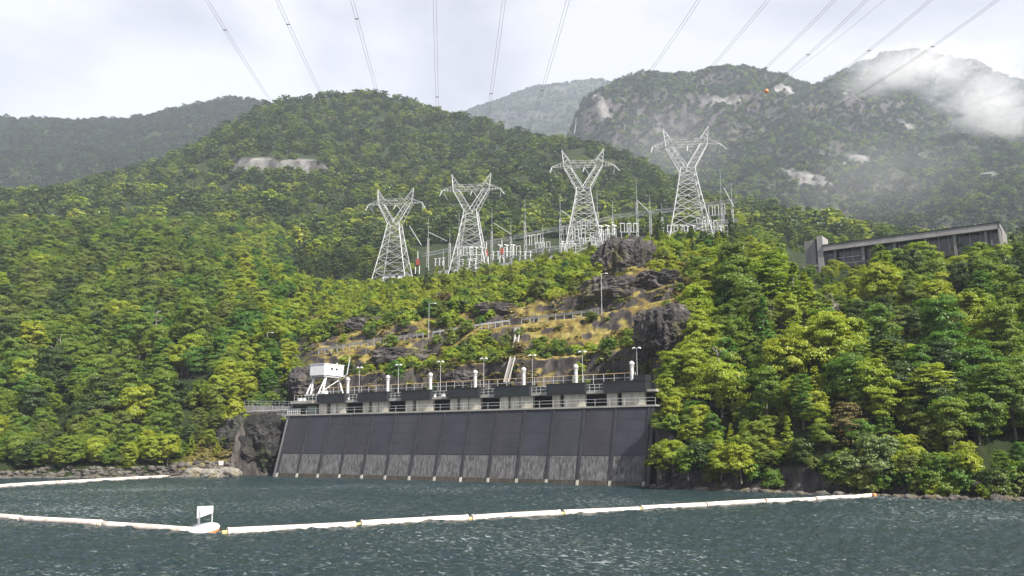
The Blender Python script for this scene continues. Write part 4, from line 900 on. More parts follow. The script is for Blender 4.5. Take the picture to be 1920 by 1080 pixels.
railing(None, [wpt(-1.2, 5.2, 12.28), wpt(-1.2, 3.0, 12.28), wpt(2.6, 3.0, 12.28)], 1.15, M_WHITE, 'white railing at the lower left corner of the gallery', None, 0.6, 3, 0.04, 'corner_railing')

# vent pipes
vm_ = MB().lathe([(0.46, 0), (0.46, 0.35), (0.30, 0.36), (0.30, 3.45), (0.38, 3.46), (0.38, 3.6), (0.27, 3.62), (0.27, 3.78), (0.42, 3.80), (0.42, 4.12), (0.24, 4.3), (0.06, 4.42)], n=14)
vb = MB()
for z_ in (1.2, 2.3): vb.lathe([(0.31, z_), (0.34, z_ + .02), (0.34, z_ + .12), (0.31, z_ + .14)], n=14)
vmesh = vm_.mesh('pipe', surf_mat('weathered_white', (0.42, 0.42, 0.42), 0.6, c2=(0.66, 0.66, 0.65), scale=1.6, bump=0)); bmesh_ = vb.mesh('band', M_STEEL); hmesh = MB().box(-.07, .07, -.38, -.29, 1.75, 2.1).mesh('hatch', M_GREY)
vl = ['white vent pipe right beside the gantry crane', 'white vent pipe second from the crane', 'white vent pipe third from the crane', 'white vent pipe fourth from the crane, mid deck', 'white vent pipe just right of the drain chute', 'white vent pipe second from the right end', 'white vent pipe at the right end of the deck']
for px_, lb in zip((652, 727, 807, 891, 982, 1080, 1185), vl):
    o = empty('vent_pipe', wpt(wx(px_, 4.2, 17), 4.2, 14.95), WROT, lb, 'vent', 'white vent pipes on the deck')
    for nm_, me_ in (('pipe', vmesh), ('band', bmesh_), ('hatch', hmesh)): link(bpy.data.objects.new(nm_, me_), o)

# double headed lamps
pole = MB().path([(0, 0, 0), (0, 0, 3), (0, 0, 6.1)], [0.06, 0.05, 0.035], 6).mesh('pole', M_STEEL); arm = MB().tube((-.5, 0, 6.05), (.5, 0, 6.05), .035, n=5).mesh('cross_arm', M_STEEL)
head = MB().hexa([(-.24, -.15, 0), (.24, -.15, 0), (.24, .15, 0), (-.24, .15, 0), (-.16, -.11, .22), (.16, -.11, .22), (.16, .11, .22), (-.16, .11, .22)]).mesh('lamp_head', M_WHITE)
base_ = MB().box(-.14, .14, -.14, .14, 0, .3).mesh('base', M_STEEL)
for i, (px_, pt) in enumerate(((674, 688), (747, 683), (826, 677), (907, 671), (998, 665), (1092, 658), (1194, 651))):
    yl = 7.5; x_ = wx(px_, yl, 20); p = wpt(x_, yl, 15.9); htop = zy(p.y, pt); sc_ = (htop - 15.9) / 6.2
    o = empty('deck_lamp', p, WROT, 'twin headed lamp post behind the %s vent pipe from the crane' % ['first', 'second', 'third', 'fourth', 'fifth', 'sixth', 'last'][i], 'lamp post', 'twin lamp posts on the deck'); o.scale = (1, 1, sc_)
    for nm_, me_ in (('pole', pole), ('cross_arm', arm), ('base', base_)): link(bpy.data.objects.new(nm_, me_), o)
    for s_ in (-.5, .5):
        h_ = link(bpy.data.objects.new('lamp_head', head), o); h_.location = (s_, 0, 6.0); h_.rotation_euler = (0, 0.35 if s_ > 0 else -0.35, 0)

# gantry crane
x_ = wx(612, 6.5, 18); CR = empty('gantry_crane', wpt(x_, 6.5, 15.9), WROT, 'white gantry crane with boxy cabin on splayed legs at the left deck end', 'crane')
zb, zt = 4.0, 6.45
MB().box(-2.15, 1.95, -2.7, 2.9, zb + .18, zt).build('cabin', M_WHITE, CR, bevel=0.05)
MB().box(-2.25, 2.05, -2.8, 3.0, zt, zt + .12).build('cabin_roof', M_WHITE, CR)
fr = MB(); 
for yy in (-2.2, 2.3): fr.box(-2.05, 1.85, yy - .16, yy + .16, zb - .12, zb + .18)
for xx in (-1.85, 1.65): fr.box(xx - .14, xx + .14, -2.55, 2.75, zb - .18, zb + .16)
fr.build('frame_beam', M_STEEL, CR)
for yy in (-0.6, 0.75):
    wv = MB().box(1.95, 1.99, yy - .28, yy + .28, 5.35, 5.75).build('window', M_GLASS, CR); wf = MB(); wf.box(1.94, 2.01, yy - .33, yy - .28, 5.3, 5.8); wf.box(1.94, 2.01, yy + .28, yy + .33, 5.3, 5.8); wf.build('frame', M_GREY, wv)
for (sx, sy) in ((-1, -1), (1, -1), (-1, 1), (1, 1)):
    a_ = Vector((sx * 1.65 - .1, sy * 1.75, zb)); 
    for dx in ((-1.0, 0.25) if sy < 0 else (-0.7, 0.6)):
        MB().tube(a_, (a_.x + dx * (1 if sx > 0 else 1.0), sy * 2.75, 0.45), 0.21, 0.17, 4).build('leg', M_WHITE, CR)
    lgb = MB().box(a_.x - 1.4, a_.x + 1.0, sy * 2.75 - .18, sy * 2.75 + .18, 0.1, 0.5).build('bogie', M_STEEL, CR)
    for q in (-1.0, 0.55): MB().tube((a_.x + q, sy * 2.75 - .1, .16), (a_.x + q, sy * 2.75 + .1, .16), .17, n=10).build('wheel', M_GREY, lgb)
for sx in (-1, 1): MB().tube((sx * 1.6, -2.6, 1.0), (sx * 1.6, 2.2, 3.6), .08, n=5).build('brace', M_WHITE, CR)
jb = MB(); jb.path([(2.0, 2.6, 4.2), (3.3, 2.4, 4.5), (4.2, 2.2, 8.0)], [.12, .11, .09], 5); jb.build('jib', M_WHITE, CR)
MB().box(1.99, 3.0, 1.6, 2.9, 4.0, 4.12).build('jib_platform', M_STEEL, CR)
MB().tube((1.2, 1.6, zt + .12), (1.2, 1.6, zt + .55), .14, n=8).build('roof_vent', M_STEEL, CR)
CB = empty('equipment_cabinet', wpt(wx(593, 2.4, 17), 4.4, 15.0), WROT, 'small white cabinet with two doors at the foot of the gantry crane', 'cabinet')
MB().box(-.8, .8, -.5, .5, 0, 1.9).build('body', M_WHITE, CB, bevel=.04)
for s_ in (-.38, .38): MB().box(s_ - .3, s_ + .3, -.53, -.502, .9, 1.6).build('door_panel', M_GREY, CB)
for px_ in (561, 569):
    o = MB().box(-.38, .38, -.3, .3, 0, .55).build('junction_box', M_WHITE, None, bevel=.04); o.location = wpt(wx(px_, 3.4, 15.6), 3.6, 14.96); o.rotation_euler = (0, 0, WROT)
    tag(o, 'white metal box on the left end platform, %s of the pair' % ('left one' if px_ == 561 else 'right one'), 'box', 'white boxes on the platform')
for px_, lb in ((815, 'left'), (832, 'right')):
    o = MB().box(-.3, .3, -.25, .25, 0, .5).build('valve_box', M_WHITE, None, bevel=.05); o.location = wpt(wx(px_, 4.4, 16), 4.3, 14.73); o.rotation_euler = (0, 0, WROT); tag(o, 'small white valve box in the third parapet notch, %s one' % lb, 'box', 'valve boxes in the notch')

# service wall left of the intake
a_ = PZ(456, 184.5, 12.2); b_ = PZ(548, 181.0, 12.2); d_ = (b_ - a_); rz = math.atan2(d_.y, d_.x); L_ = d_.length
SW = empty('service_wall', a_, rz, 'grey concrete side wall running left from the intake above the rock', 'wall')
for k in range(5): MB().box(L_ * k / 5 + .02, L_ * (k + 1) / 5 - .02, 0, .5, -1.0, 2.2 - 0.06 * k).build('wall_panel', M_BCONC, SW)
MB().box(0, L_, -.1, .6, -1.25, -1.0).build('footing', M_CONC, SW)
for k in range(6): MB().box(L_ * k / 5.05 - .08, L_ * k / 5.05 + .08, -.08, 0, -1, 2.25).build('pilaster', M_GREY, SW)
pp = MB().path([a_ + Vector((0, -.25, 1.0)), (a_ + b_) / 2 + Vector((0, -.25, 1.15)), b_ + Vector((0, -.25, 1.3))], .07, 6).build('wall_pipe', M_STEEL); tag(pp, 'thin pale pipe running along the grey side wall', 'pipe')
railing(None, [a_ + Vector((0, .2, 2.2)), b_ + Vector((0, .2, 1.9))], 1.1, M_GREY, 'dark grey railing on top of the left side wall', None, 1.1, 3, 0.035, 'wall_railing')

# stair at the right end
ST = empty('steel_stair', wpt(WLEN + 1.6, 8, 14.6), WROT, 'steel stair climbing the rock at the right end of the deck', 'stair')
for yy in (0, 1.0):
    MB().hexa([(0, yy, 0), (4.6, yy, 3.3), (4.6, yy + .08, 3.3), (0, yy + .08, 0), (0, yy, .28), (4.6, yy, 3.58), (4.6, yy + .08, 3.58), (0, yy + .08, .28)]).build('stringer', M_STEEL, ST)
    MB().tube((0, yy, 1.2), (4.6, yy, 4.5), .04, n=5).build('handrail', M_STEEL, ST)
for k in range(14): MB().box(k * .33, k * .33 + .28, .08, 1.0, .1 + k * .236, .15 + k * .236).build('tread', M_GREY, ST)
for k in range(4):
    for yy in (0.04, 1.04): MB().tube((k * 1.5, yy, k * 1.07 + .2), (k * 1.5, yy, k * 1.07 + 1.25), .03, n=4).build('baluster', M_STEEL, ST)
pm = MB(); pm.tube((0, 0, 0), (0, 0, 4.5), .16, .14, 6); pm.build('support_pole', M_STEEL, ST)

# ------------------------------------------------------------------ guardrail road
jr = int(np.argmin(np.abs(gT - 5.0)))
def road_pt(px):
    return Vector((float(np.interp(px, _gpx[jr], gX2[jr])), float(np.interp(px, _gpx[jr], gY2[jr])), float(np.interp(px, _gpx[jr], gZ2[jr]))))
def guard(px0, px1, label, mat, beam_h, seg):
    pts = [road_pt(q) + Vector((0, -.1, .45)) for q in np.arange(px0, px1 + 1, seg)]
    o = empty('guardrail', pts[0], 0, label, 'guardrail', 'guardrails along the cliff road'); P_ = [p - pts[0] for p in pts]
    pm = MB().box(-.08, .08, -.16, .02, -.8, .92).mesh('post', M_GREY)
    for p in P_: q = link(bpy.data.objects.new('post', pm), o); q.location = p
    b = MB()
    for z0, z1 in ((.62 - beam_h, .62), (.70, .74 + beam_h * .5)):
        for i in range(len(P_) - 1):
            a1 = P_[i]; a2 = P_[i + 1]; q = [(a1.x, a1.y - .17, a1.z + z0), (a2.x, a2.y - .17, a2.z + z0), (a2.x, a2.y - .11, a2.z + z0), (a1.x, a1.y - .11, a1.z + z0)]
            b.hexa(q + [(v_[0], v_[1], v_[2] + z1 - z0) for v_ in q])
    b.build('rail_beam', mat, o)
guard(598, 800, 'dark guardrail with pale posts along the cliff road above the crane', M_DKGREY, .34, 11.5)
guard(812, 965, 'half overgrown pale guardrail in the middle of the cliff road', M_STEEL, .14, 13)
guard(978, 1130, 'dark guardrail with pale posts at the higher right end of the cliff road', M_DKGREY, .28, 16)
rd = []
xx = np.linspace(540, 1310, 90); A_ = [road_pt(q) + Vector((0, .9, .12)) for q in xx]; B_ = [p + Vector((0, 5.0, 0.05)) for p in A_]
m = MB(); 
for p, q in zip(A_, B_): m.v += [tuple(p), tuple(q)]
for i in range(89): m.f.append((2 * i, 2 * i + 2, 2 * i + 3, 2 * i + 1))
tag(m.build('cliff_road', surf_mat('road_gravel', (0.20, 0.19, 0.17), 0.9, c2=(0.34, 0.31, 0.27), scale=.8)), kind='structure')

# single poles on the slope
def slope_pole(px, pyt, pyb, label, armx=1.2, r=.07, mat=M_STEEL):
    h = hit(px, pyb)
    if h is None: return
    D = h.y - 0.5; z1 = zy(D, pyt); z0 = zy(D, pyb) - 1.0; o = empty('street_lamp', (h.x, D, z0), 0, label, 'lamp post')
    MB().path([(0, 0, 0), (0, 0, (z1 - z0) * .5), (0, 0, z1 - z0)], [r, r * .8, r * .6], 6).build('pole', mat, o)
    if armx:
        MB().tube((0, 0, z1 - z0 - .05), (armx, 0, z1 - z0 + .05), .04, n=5).build('arm', mat, o); MB().box(armx - .1, armx + .5, -.14, .14, z1 - z0 - .02, z1 - z0 + .12).build('lamp_head', M_WHITE, o)
slope_pole(804, 569, 632, 'slim street lamp on the cliff road above the second vent pipe')
slope_pole(1128, 513, 588, 'slim lamp post in front of the dark rock outcrop', 0.9)
slope_pole(1001, 585, 604, 'short pale pole beside the road above the drain chute', 0)
slope_pole(501, 624, 650, 'lamp post rising from the bushes left of the crane', 1.0)
slope_pole(858, 536, 552, 'thin bare pole under the second pylon', 0)

# drain chute
pts = []
for t_ in np.linspace(0, 1, 12):
    px_ = 971 + (949 - 971) * t_ ** 1.25; py_ = 622 + (722 - 622) * t_; h = hit(px_, py_); pts.append(h)
ok = [p for p in pts if p is not None]
o = empty('drain_chute', ok[0], 0, 'pale concrete drain chute dropping down the cut cliff', 'chute'); P_ = [(p - ok[0]) + Vector((0, -.75, .35)) for p in ok]
for k in range(2, len(P_)): P_[k].y = min(P_[k].y, P_[k - 1].y - .2)
for s_ in (-.42, .42): MB().path([p + Vector((s_, -.2, .1)) for p in P_], .17, 4).build('kerb', M_CONC, o)
m = MB()
for p in P_: m.v += [(p.x - .4, p.y + .1, p.z), (p.x + .4, p.y + .1, p.z), (p.x + .55, p.y + 1.2, p.z - .6), (p.x - .55, p.y + 1.2, p.z - .6)]
for i in range(len(P_) - 1):
    for j in range(4): m.f.append((i * 4 + j, i * 4 + (j + 1) % 4, i * 4 + 4 + (j + 1) % 4, i * 4 + 4 + j))
m.build('channel', M_BCONC, o)
MB().box(-.9, .9, -.6, .9, -.2, 1.0).build('inlet_box', M_BCONC, o)

# bare dead trees
M_DEAD = surf_mat('dead_wood', (0.20, 0.18, 0.155), .85, c2=(.38, .35, .31), scale=2.0, bump=.1)
def dead_tree(px, py, H, seed, label):
    h = hit(px, py)
    if h is None: return
    r = np.random.default_rng(seed); o = empty('dead_tree', (h.x, h.y - 1.5, h.z - .5), 0, label, 'tree', 'bare dead trees')
    tp = [Vector((.25 * math.sin(k * 1.3 + seed), .2 * math.cos(k + seed), H * k / 6)) for k in range(7)]; MB().path(tp, [.20 * (1 - k / 7.5) for k in range(7)], 7).build('trunk', M_DEAD, o)
    m = MB()
    for k in range(15):
        u = .3 + .68 * r.random(); a_ = tp[min(5, int(u * 6))].lerp(tp[min(6, int(u * 6) + 1)], (u * 6) % 1); th = r.random() * 6.28; L_ = H * (.32 - .2 * u) * (.7 + .6 * r.random())
        b_ = a_ + Vector((math.cos(th) * L_, math.sin(th) * L_, L_ * .55)); m.tube(a_, b_, .07, .03, 5)
        for q in range(3): c_ = a_.lerp(b_, .4 + .2 * q); m.tube(c_, c_ + Vector(r.normal(size=3)) * L_ * .22 + Vector((0, 0, L_ * .2)), .03, .012, 4)
    m.build('limbs', M_DEAD, o)
dead_tree(1345, 745, 8.0, 3, 'bare dead tree standing among green crowns right of the steel stair')
dead_tree(1785, 700, 8.5, 5, 'bare dead tree on the far right slope below the long building')
dead_tree(1560, 640, 8.0, 8, 'grey dead trunk in the middle of the right spur')
dead_tree(295, 650, 10.0, 11, 'pale dead tree sticking out of the left bank forest')
dead_tree(112, 700, 9.5, 14, 'pale dead trunk near the left picture edge')

# ------------------------------------------------------------------ rock outcrops
def rock(name, c, size, seed, mat, label, cat='rock', sub=5, rough=0.30, group=None, rz=0.0):
    bm = bmesh.new(); bmesh.ops.create_icosphere(bm, subdivisions=sub, radius=1.0); V = np.array([v_.co[:] for v_ in bm.verts])
    V = np.sign(V) * np.abs(V) ** 0.75
    d = (fbm(V * 1.3 + seed, 5, 0.58, ridged=True) - .75) * rough + (fbm(V * np.array([3.4, 3.4, .8]) + seed * 3, 4, .6)) * rough * .5
    V = V * (1 + d[:, None]); V = V * np.array(size)
    q = fbm(V * .5 + seed, 3)
    for v_, c_ in zip(bm.verts, V): v_.co = c_
    me = bpy.data.meshes.new(name); bm.to_mesh(me); bm.free(); me.materials.append(mat)
    o = link(bpy.data.objects.new(name, me)); o.location = c; o.rotation_euler = (0, 0, rz); tag(o, label, cat, group); return o
def outcrop(px, py, wpx, hpx, depth, seed, label, push=0.35, rough=.3, D=None, mat=None):
    h = hit(px, py)
    D = D or h.y; c = P(px, py, D + depth * push); s_ = D / F
    rock('rock_outcrop', c, (wpx * s_ / 2, depth, hpx * s_ / 2), seed, mat or M_ROCK, label, 'rock', 6, rough, 'bare rock outcrops of the cut slope')
outcrop(1170, 498, 112, 104, 6, 1.3, 'big dark pointed outcrop below the third and tallest pylons', .5, .42)
outcrop(1155, 546, 125, 56, 5, 2.6, 'dark broken rock band under the big pointed outcrop', .5, .35)
outcrop(1235, 528, 90, 40, 5, 3.9, 'low dark rock band right of the big outcrop', .6, .35)
outcrop(1250, 622, 118, 98, 6, 5.2, 'tall grey rock face beside the right spur trees', .55, .28)
outcrop(824, 573, 26, 44, 3, 6.4, 'small reddish grey rock knob under the first pylon slope', .5, .4)
outcrop(585, 722, 84, 66, 5, 7.7, 'dark rock face directly behind the gantry crane', .7, .3)
outcrop(760, 672, 130, 40, 4, 8.1, 'vertical dark rock band under the guardrail road', .7, .3)
outcrop(700, 612, 120, 34, 4, 9.4, 'dark rock band above the left guardrail', .7, .3)
outcrop(930, 583, 90, 30, 4, 10.6, 'small dark rock band above the middle of the road', .7, .3)
outcrop(880, 712, 90, 34, 4, 11.2, 'grey rock foot between the third and fourth vent pipes', .75, .3)
outcrop(484, 838, 142, 122, 6, 12.5, 'black wet cliff between the left shore and the intake', .70, .36, mat=M_WET)
#outcrop(1247, 850, 50, 120, 5, 13.8, 'pale streaked rock foot at the right end of the intake', .8, .3)

# ------------------------------------------------------------------ shore
r3 = np.random.default_rng(9)
def stone(r, sub=1):
    bm = bmesh.new(); bmesh.ops.create_icosphere(bm, subdivisions=sub, radius=1); 
    for v_ in bm.verts: v_.co = Vector(v_.co) * (0.72 + .5 * r.random()); v_.co.z *= .7
    me = bpy.data.meshes.new('stone'); bm.to_mesh(me); bm.free(); return me
st = [stone(r3, 2) for _ in range(5)]
for me_ in st: me_.materials.append(M_RIPRAP)
big = []
cand = []
for k in range(2300):
    side = r3.random() < .72
    px_ = r3.uniform(-120, 448) if side else r3.uniform(1225, 2050)
    a0 = aOf(px_, 885); u = r3.random()
    D0 = np.interp(px_, [-520, 0, 250, 440, 1240, 1300, 1400, 1500, 1640, 1740, 1920, 2440], [159.3, 164.3, 167.3, 170.6, 127, 121.6, 116.5, 112, 106.7, 102.2, 99, 96])
    D_ = D0 + u * (4.8 if side else 2.5) - (.9 if side else 1.4); z_ = down(a0 * D_, D_)
    s_ = (0.20 + .48 * r3.random() ** 2.8) * (1.1 if side else 1.1)
    cand.append((s_, a0 * D_, D_, max(z_, -0.25) + s_ * .12, px_))
cand.sort(key=lambda c: -c[0])
gcoll = MB()
for i, (s_, X_, Y_, Z_, px_) in enumerate(cand):
    if i < 44:
        o = link(bpy.data.objects.new('shore_rock', st[i % 5])); o.location = (X_, Y_, Z_); o.scale = (s_ * 1.3, s_, s_ * .9); o.rotation_euler = (r3.normal() * .3, r3.normal() * .3, r3.random() * 6)
        tag(o, 'weathered grey rock on %s' % ('left shore under the trees' if px_ < 460 else 'waterline of the right spur'), 'rock', 'rocks along the left shore' if px_ < 460 else 'rocks along the right shore')
V0 = [np.array([v_.co[:] for v_ in me_.vertices]) for me_ in st]; F0 = [np.array([p.vertices[:] for p in me_.polygons]) for me_ in st]
VV = []; FF = []; off = 0
for i, (s_, X_, Y_, Z_, px_) in enumerate(cand[44:]):
    k = i % 5; e_ = Euler((r3.normal() * .3, r3.normal() * .3, r3.random() * 6)).to_matrix(); Vn = V0[k] * s_ @ np.array(e_).T * np.array([1.25, 1, .85]) + np.array([X_, Y_, Z_]); VV.append(Vn); FF.append(F0[k] + off); off += len(Vn)
o = link(bpy.data.objects.new('riprap', mesh_np('riprap', np.concatenate(VV), np.concatenate(FF), M_RIPRAP))); tag(o, 'small broken stones along both shores', kind='stuff')
for i, (px_, py_, wp, hp) in enumerate(((362, 884, 36, 24), (392, 886, 34, 22), (422, 884, 40, 24), (300, 888, 30, 12), (438, 888, 18, 14))):
    h = G(px_, py_ + hp * .35, 0.2); s_ = h.y / F
    rock('shore_ledge', (h.x, h.y + 1.2, .5), (wp * s_ * .55, 1.8, hp * s_ * .5), 30 + i * 2.3, M_LEDGE, ['pale rock ledge right of the beached log', 'pale middle block of the shore ledge', 'broad pale ledge under the small white sign', 'low stone ledge left of the beached log', 'pale end block of the ledge next to the dark cliff'][i], 'rock', 4, .28, 'pale ledges of the left shore')
a_ = G(318, 893, .15); b_ = a_ + Vector((1.6, 2.0, 1.9)); m = MB(); m.path([a_ - Vector((2.4, .3, 0)), a_, a_.lerp(b_, .5) + Vector((0, 0, .1)), b_], [.16, .2, .17, .1], 7)
tag(m.build('beached_log', surf_mat('bleached_wood', (0.42, 0.36, 0.30), .85, c2=(.55, .50, .44), scale=1.5), None, smooth=True), 'bleached log leaning on the shore where the rear boom ends', 'log')
h = hit(415, 876) or G(415, 876, 1); o = empty('shore_sign', (h.x, h.y - .3, h.z - .2), 0.2, 'small white notice standing on the grassy ledge', 'sign')
MB().box(-.42, .42, -.03, .03, .7, 1.4).build('board', M_WHITE, o)
for s_ in (-.3, .3): MB().tube((s_, .05, 0), (s_, .05, 1.3), .04, n=5).build('post', M_STEEL, o)
MB().box(-.2, .2, -.045, -.032, .9, 1.2).build('notice', M_GREY, o)

# ------------------------------------------------------------------ floating boom
def floats(ends, r, group, words_, collar=True):
    for i, ((ax, ay), (bx, by)) in enumerate(ends):
        a_ = G(ax, ay, 0.10); b_ = G(bx, by, 0.10); d_ = (b_ - a_) * .985; L_ = d_.length; o = empty('boom_float', a_, math.atan2(d_.y, d_.x), words_[i], 'float', group)
        o.rotation_euler = (r3.normal() * .3, r3.normal() * .004, math.atan2(d_.y, d_.x))
        n = 10
        m = MB(); m.path([(L_ * k / n, math.sin(k * .7 + i) * .012, math.sin(k * 0.5 + i * 2) * .012) for k in range(n + 1)], r, 14); m.build('tube', M_FLOAT, o, smooth=True)
        for q in (0.0, L_):
            MB().tube((q - .07, 0, 0), (q + .07, 0, 0), r * 1.1, n=14).build('end_flange', M_FLOAT, o)
        if collar: MB().tube((-.45, 0, -.06), (-.1, 0, -.06), r * .62, n=8).build('coupling', M_YELLOW, o)
front = [((-160, 956), (-66, 963)), ((-60, 963.5), (35, 972)), ((39, 973), (190, 983)), ((193, 984), (360, 994)), ((428, 997), (667, 984)), ((678, 982), (878, 973)), ((886, 971.5), (1050, 963.5)), ((1058, 962), (1197, 955)), ((1203, 953), (1322, 947)), ((1325, 946.5), (1432, 941)), ((1436, 940), (1527, 936)), ((1530, 935.5), (1550, 934.7)), ((1552, 934.5), (1572, 933.7)), ((1574, 933.5), (1592, 932.6)), ((1594, 932.5), (1613, 931.5)), ((1615, 931), (1633, 929))]
wf_ = ['pale float tube outside the left edge of the front boom', 'pale float tube at the left edge of the front boom', 'second pale float tube from the left edge, front boom', 'long float tube touching the round sign buoy on its left', 'thick pale float tube just right of the sign buoy', 'long float tube second to the right of the buoy', 'float tube in the middle of the front boom below the wall', 'float tube fourth to the right of the buoy', 'float tube fifth to the right of the buoy', 'float tube sixth to the right of the buoy', 'last long float tube before the short end links',
       'first short float link near the right shore', 'second short float link near the right shore', 'third short float link near the right shore', 'fourth short float link near the right shore', 'last short float link touching the right shore rocks']
floats(front, 0.275, 'float tubes of the front boom', wf_)
rear = [((-140, 924), (-60, 918)), ((-56, 917.5), (19, 911)), ((22, 910.5), (108, 906)), ((111, 905.5), (183, 901.5)), ((186, 901), (248, 897.5)), ((251, 897), (312, 894))]
floats(rear, 0.34, 'float tubes of the rear boom', ['float tube of the rear boom beyond the left edge', 'rear boom float tube at the left picture edge', 'longest visible float tube of the rear boom', 'rear boom float tube third from the left edge', 'rear boom float tube fourth from the left edge', 'rear boom float tube that reaches the beached log'])
# sign buoy
c_ = G(383, 997, 0); BY = empty('sign_buoy', (c_.x, c_.y, 0), 0.35, 'round white and orange buoy platform carrying a blank white board', 'buoy')
BY.rotation_euler = (0, R(-2), 0.35)
MB().lathe([(0.92, -.3), (1.02, -.05), (1.03, .20)], n=28).build('orange_hull', M_ORANGE, BY, smooth=False).rotation_euler = (R(11), R(-5), 0)
MB().lathe([(1.05, .20), (1.07, .26), (1.02, .34), (.9, .37)], n=28).build('deck', M_WHITE, BY).rotation_euler = (R(11), R(-5), 0)
for x_, y_ in ((-.42, -.35), (.5, .1)): MB().tube((x_, y_, .3), (x_, y_, 1.75), .045, n=8).build('post', M_STEEL, BY)
bd = MB(); bd.hexa([(-.52, -.50, .98), (.56, .0, 1.28), (.56, .04, 1.28), (-.52, -.44, .98), (-.52, -.50, 1.80), (.56, .0, 1.76), (.56, .04, 1.76), (-.52, -.44, 1.80)]); bd.build('board', M_WHITE, BY)
MB().tube((-.36, -.42, .5), (-.36, -.42, 1.5), .05, n=6).build('brace', M_GREY, BY)
lk = MB().path([G(411, 997, .08), G(420, 998, 0.0), G(428, 997, .1)], .05, 6).build('boom_link', M_GREY); tag(lk, 'short dark cable linking the sign buoy to the next float', 'cable')
ab = rock('anchor_buoy', G(1640, 928, .25), (.2, .2, .22), 3.3, M_ORANGE, 'small rusty orange anchor buoy at the shore end of the boom', 'buoy', 2, .05)
# resting bird
c_ = G(75, 990, .0); bd_ = empty('water_bird', c_, 0.3, 'small dark water bird with white face below the left float', 'bird')
bm_ = MB(); bm_.path([(-.28, 0, .12), (-.18, 0, .08), (0, 0, .08), (.14, 0, .1), (.2, 0, .2), (.24, 0, .27), (.32, 0, .27)], [.02, .08, .12, .09, .045, .055, .015], 8); bm_.build('body', M_BLACK, bd_, smooth=True)
MB().tube((.2, 0, .25), (.28, 0, .26), .045, .03, 6).build('face', M_WHITE, bd_)

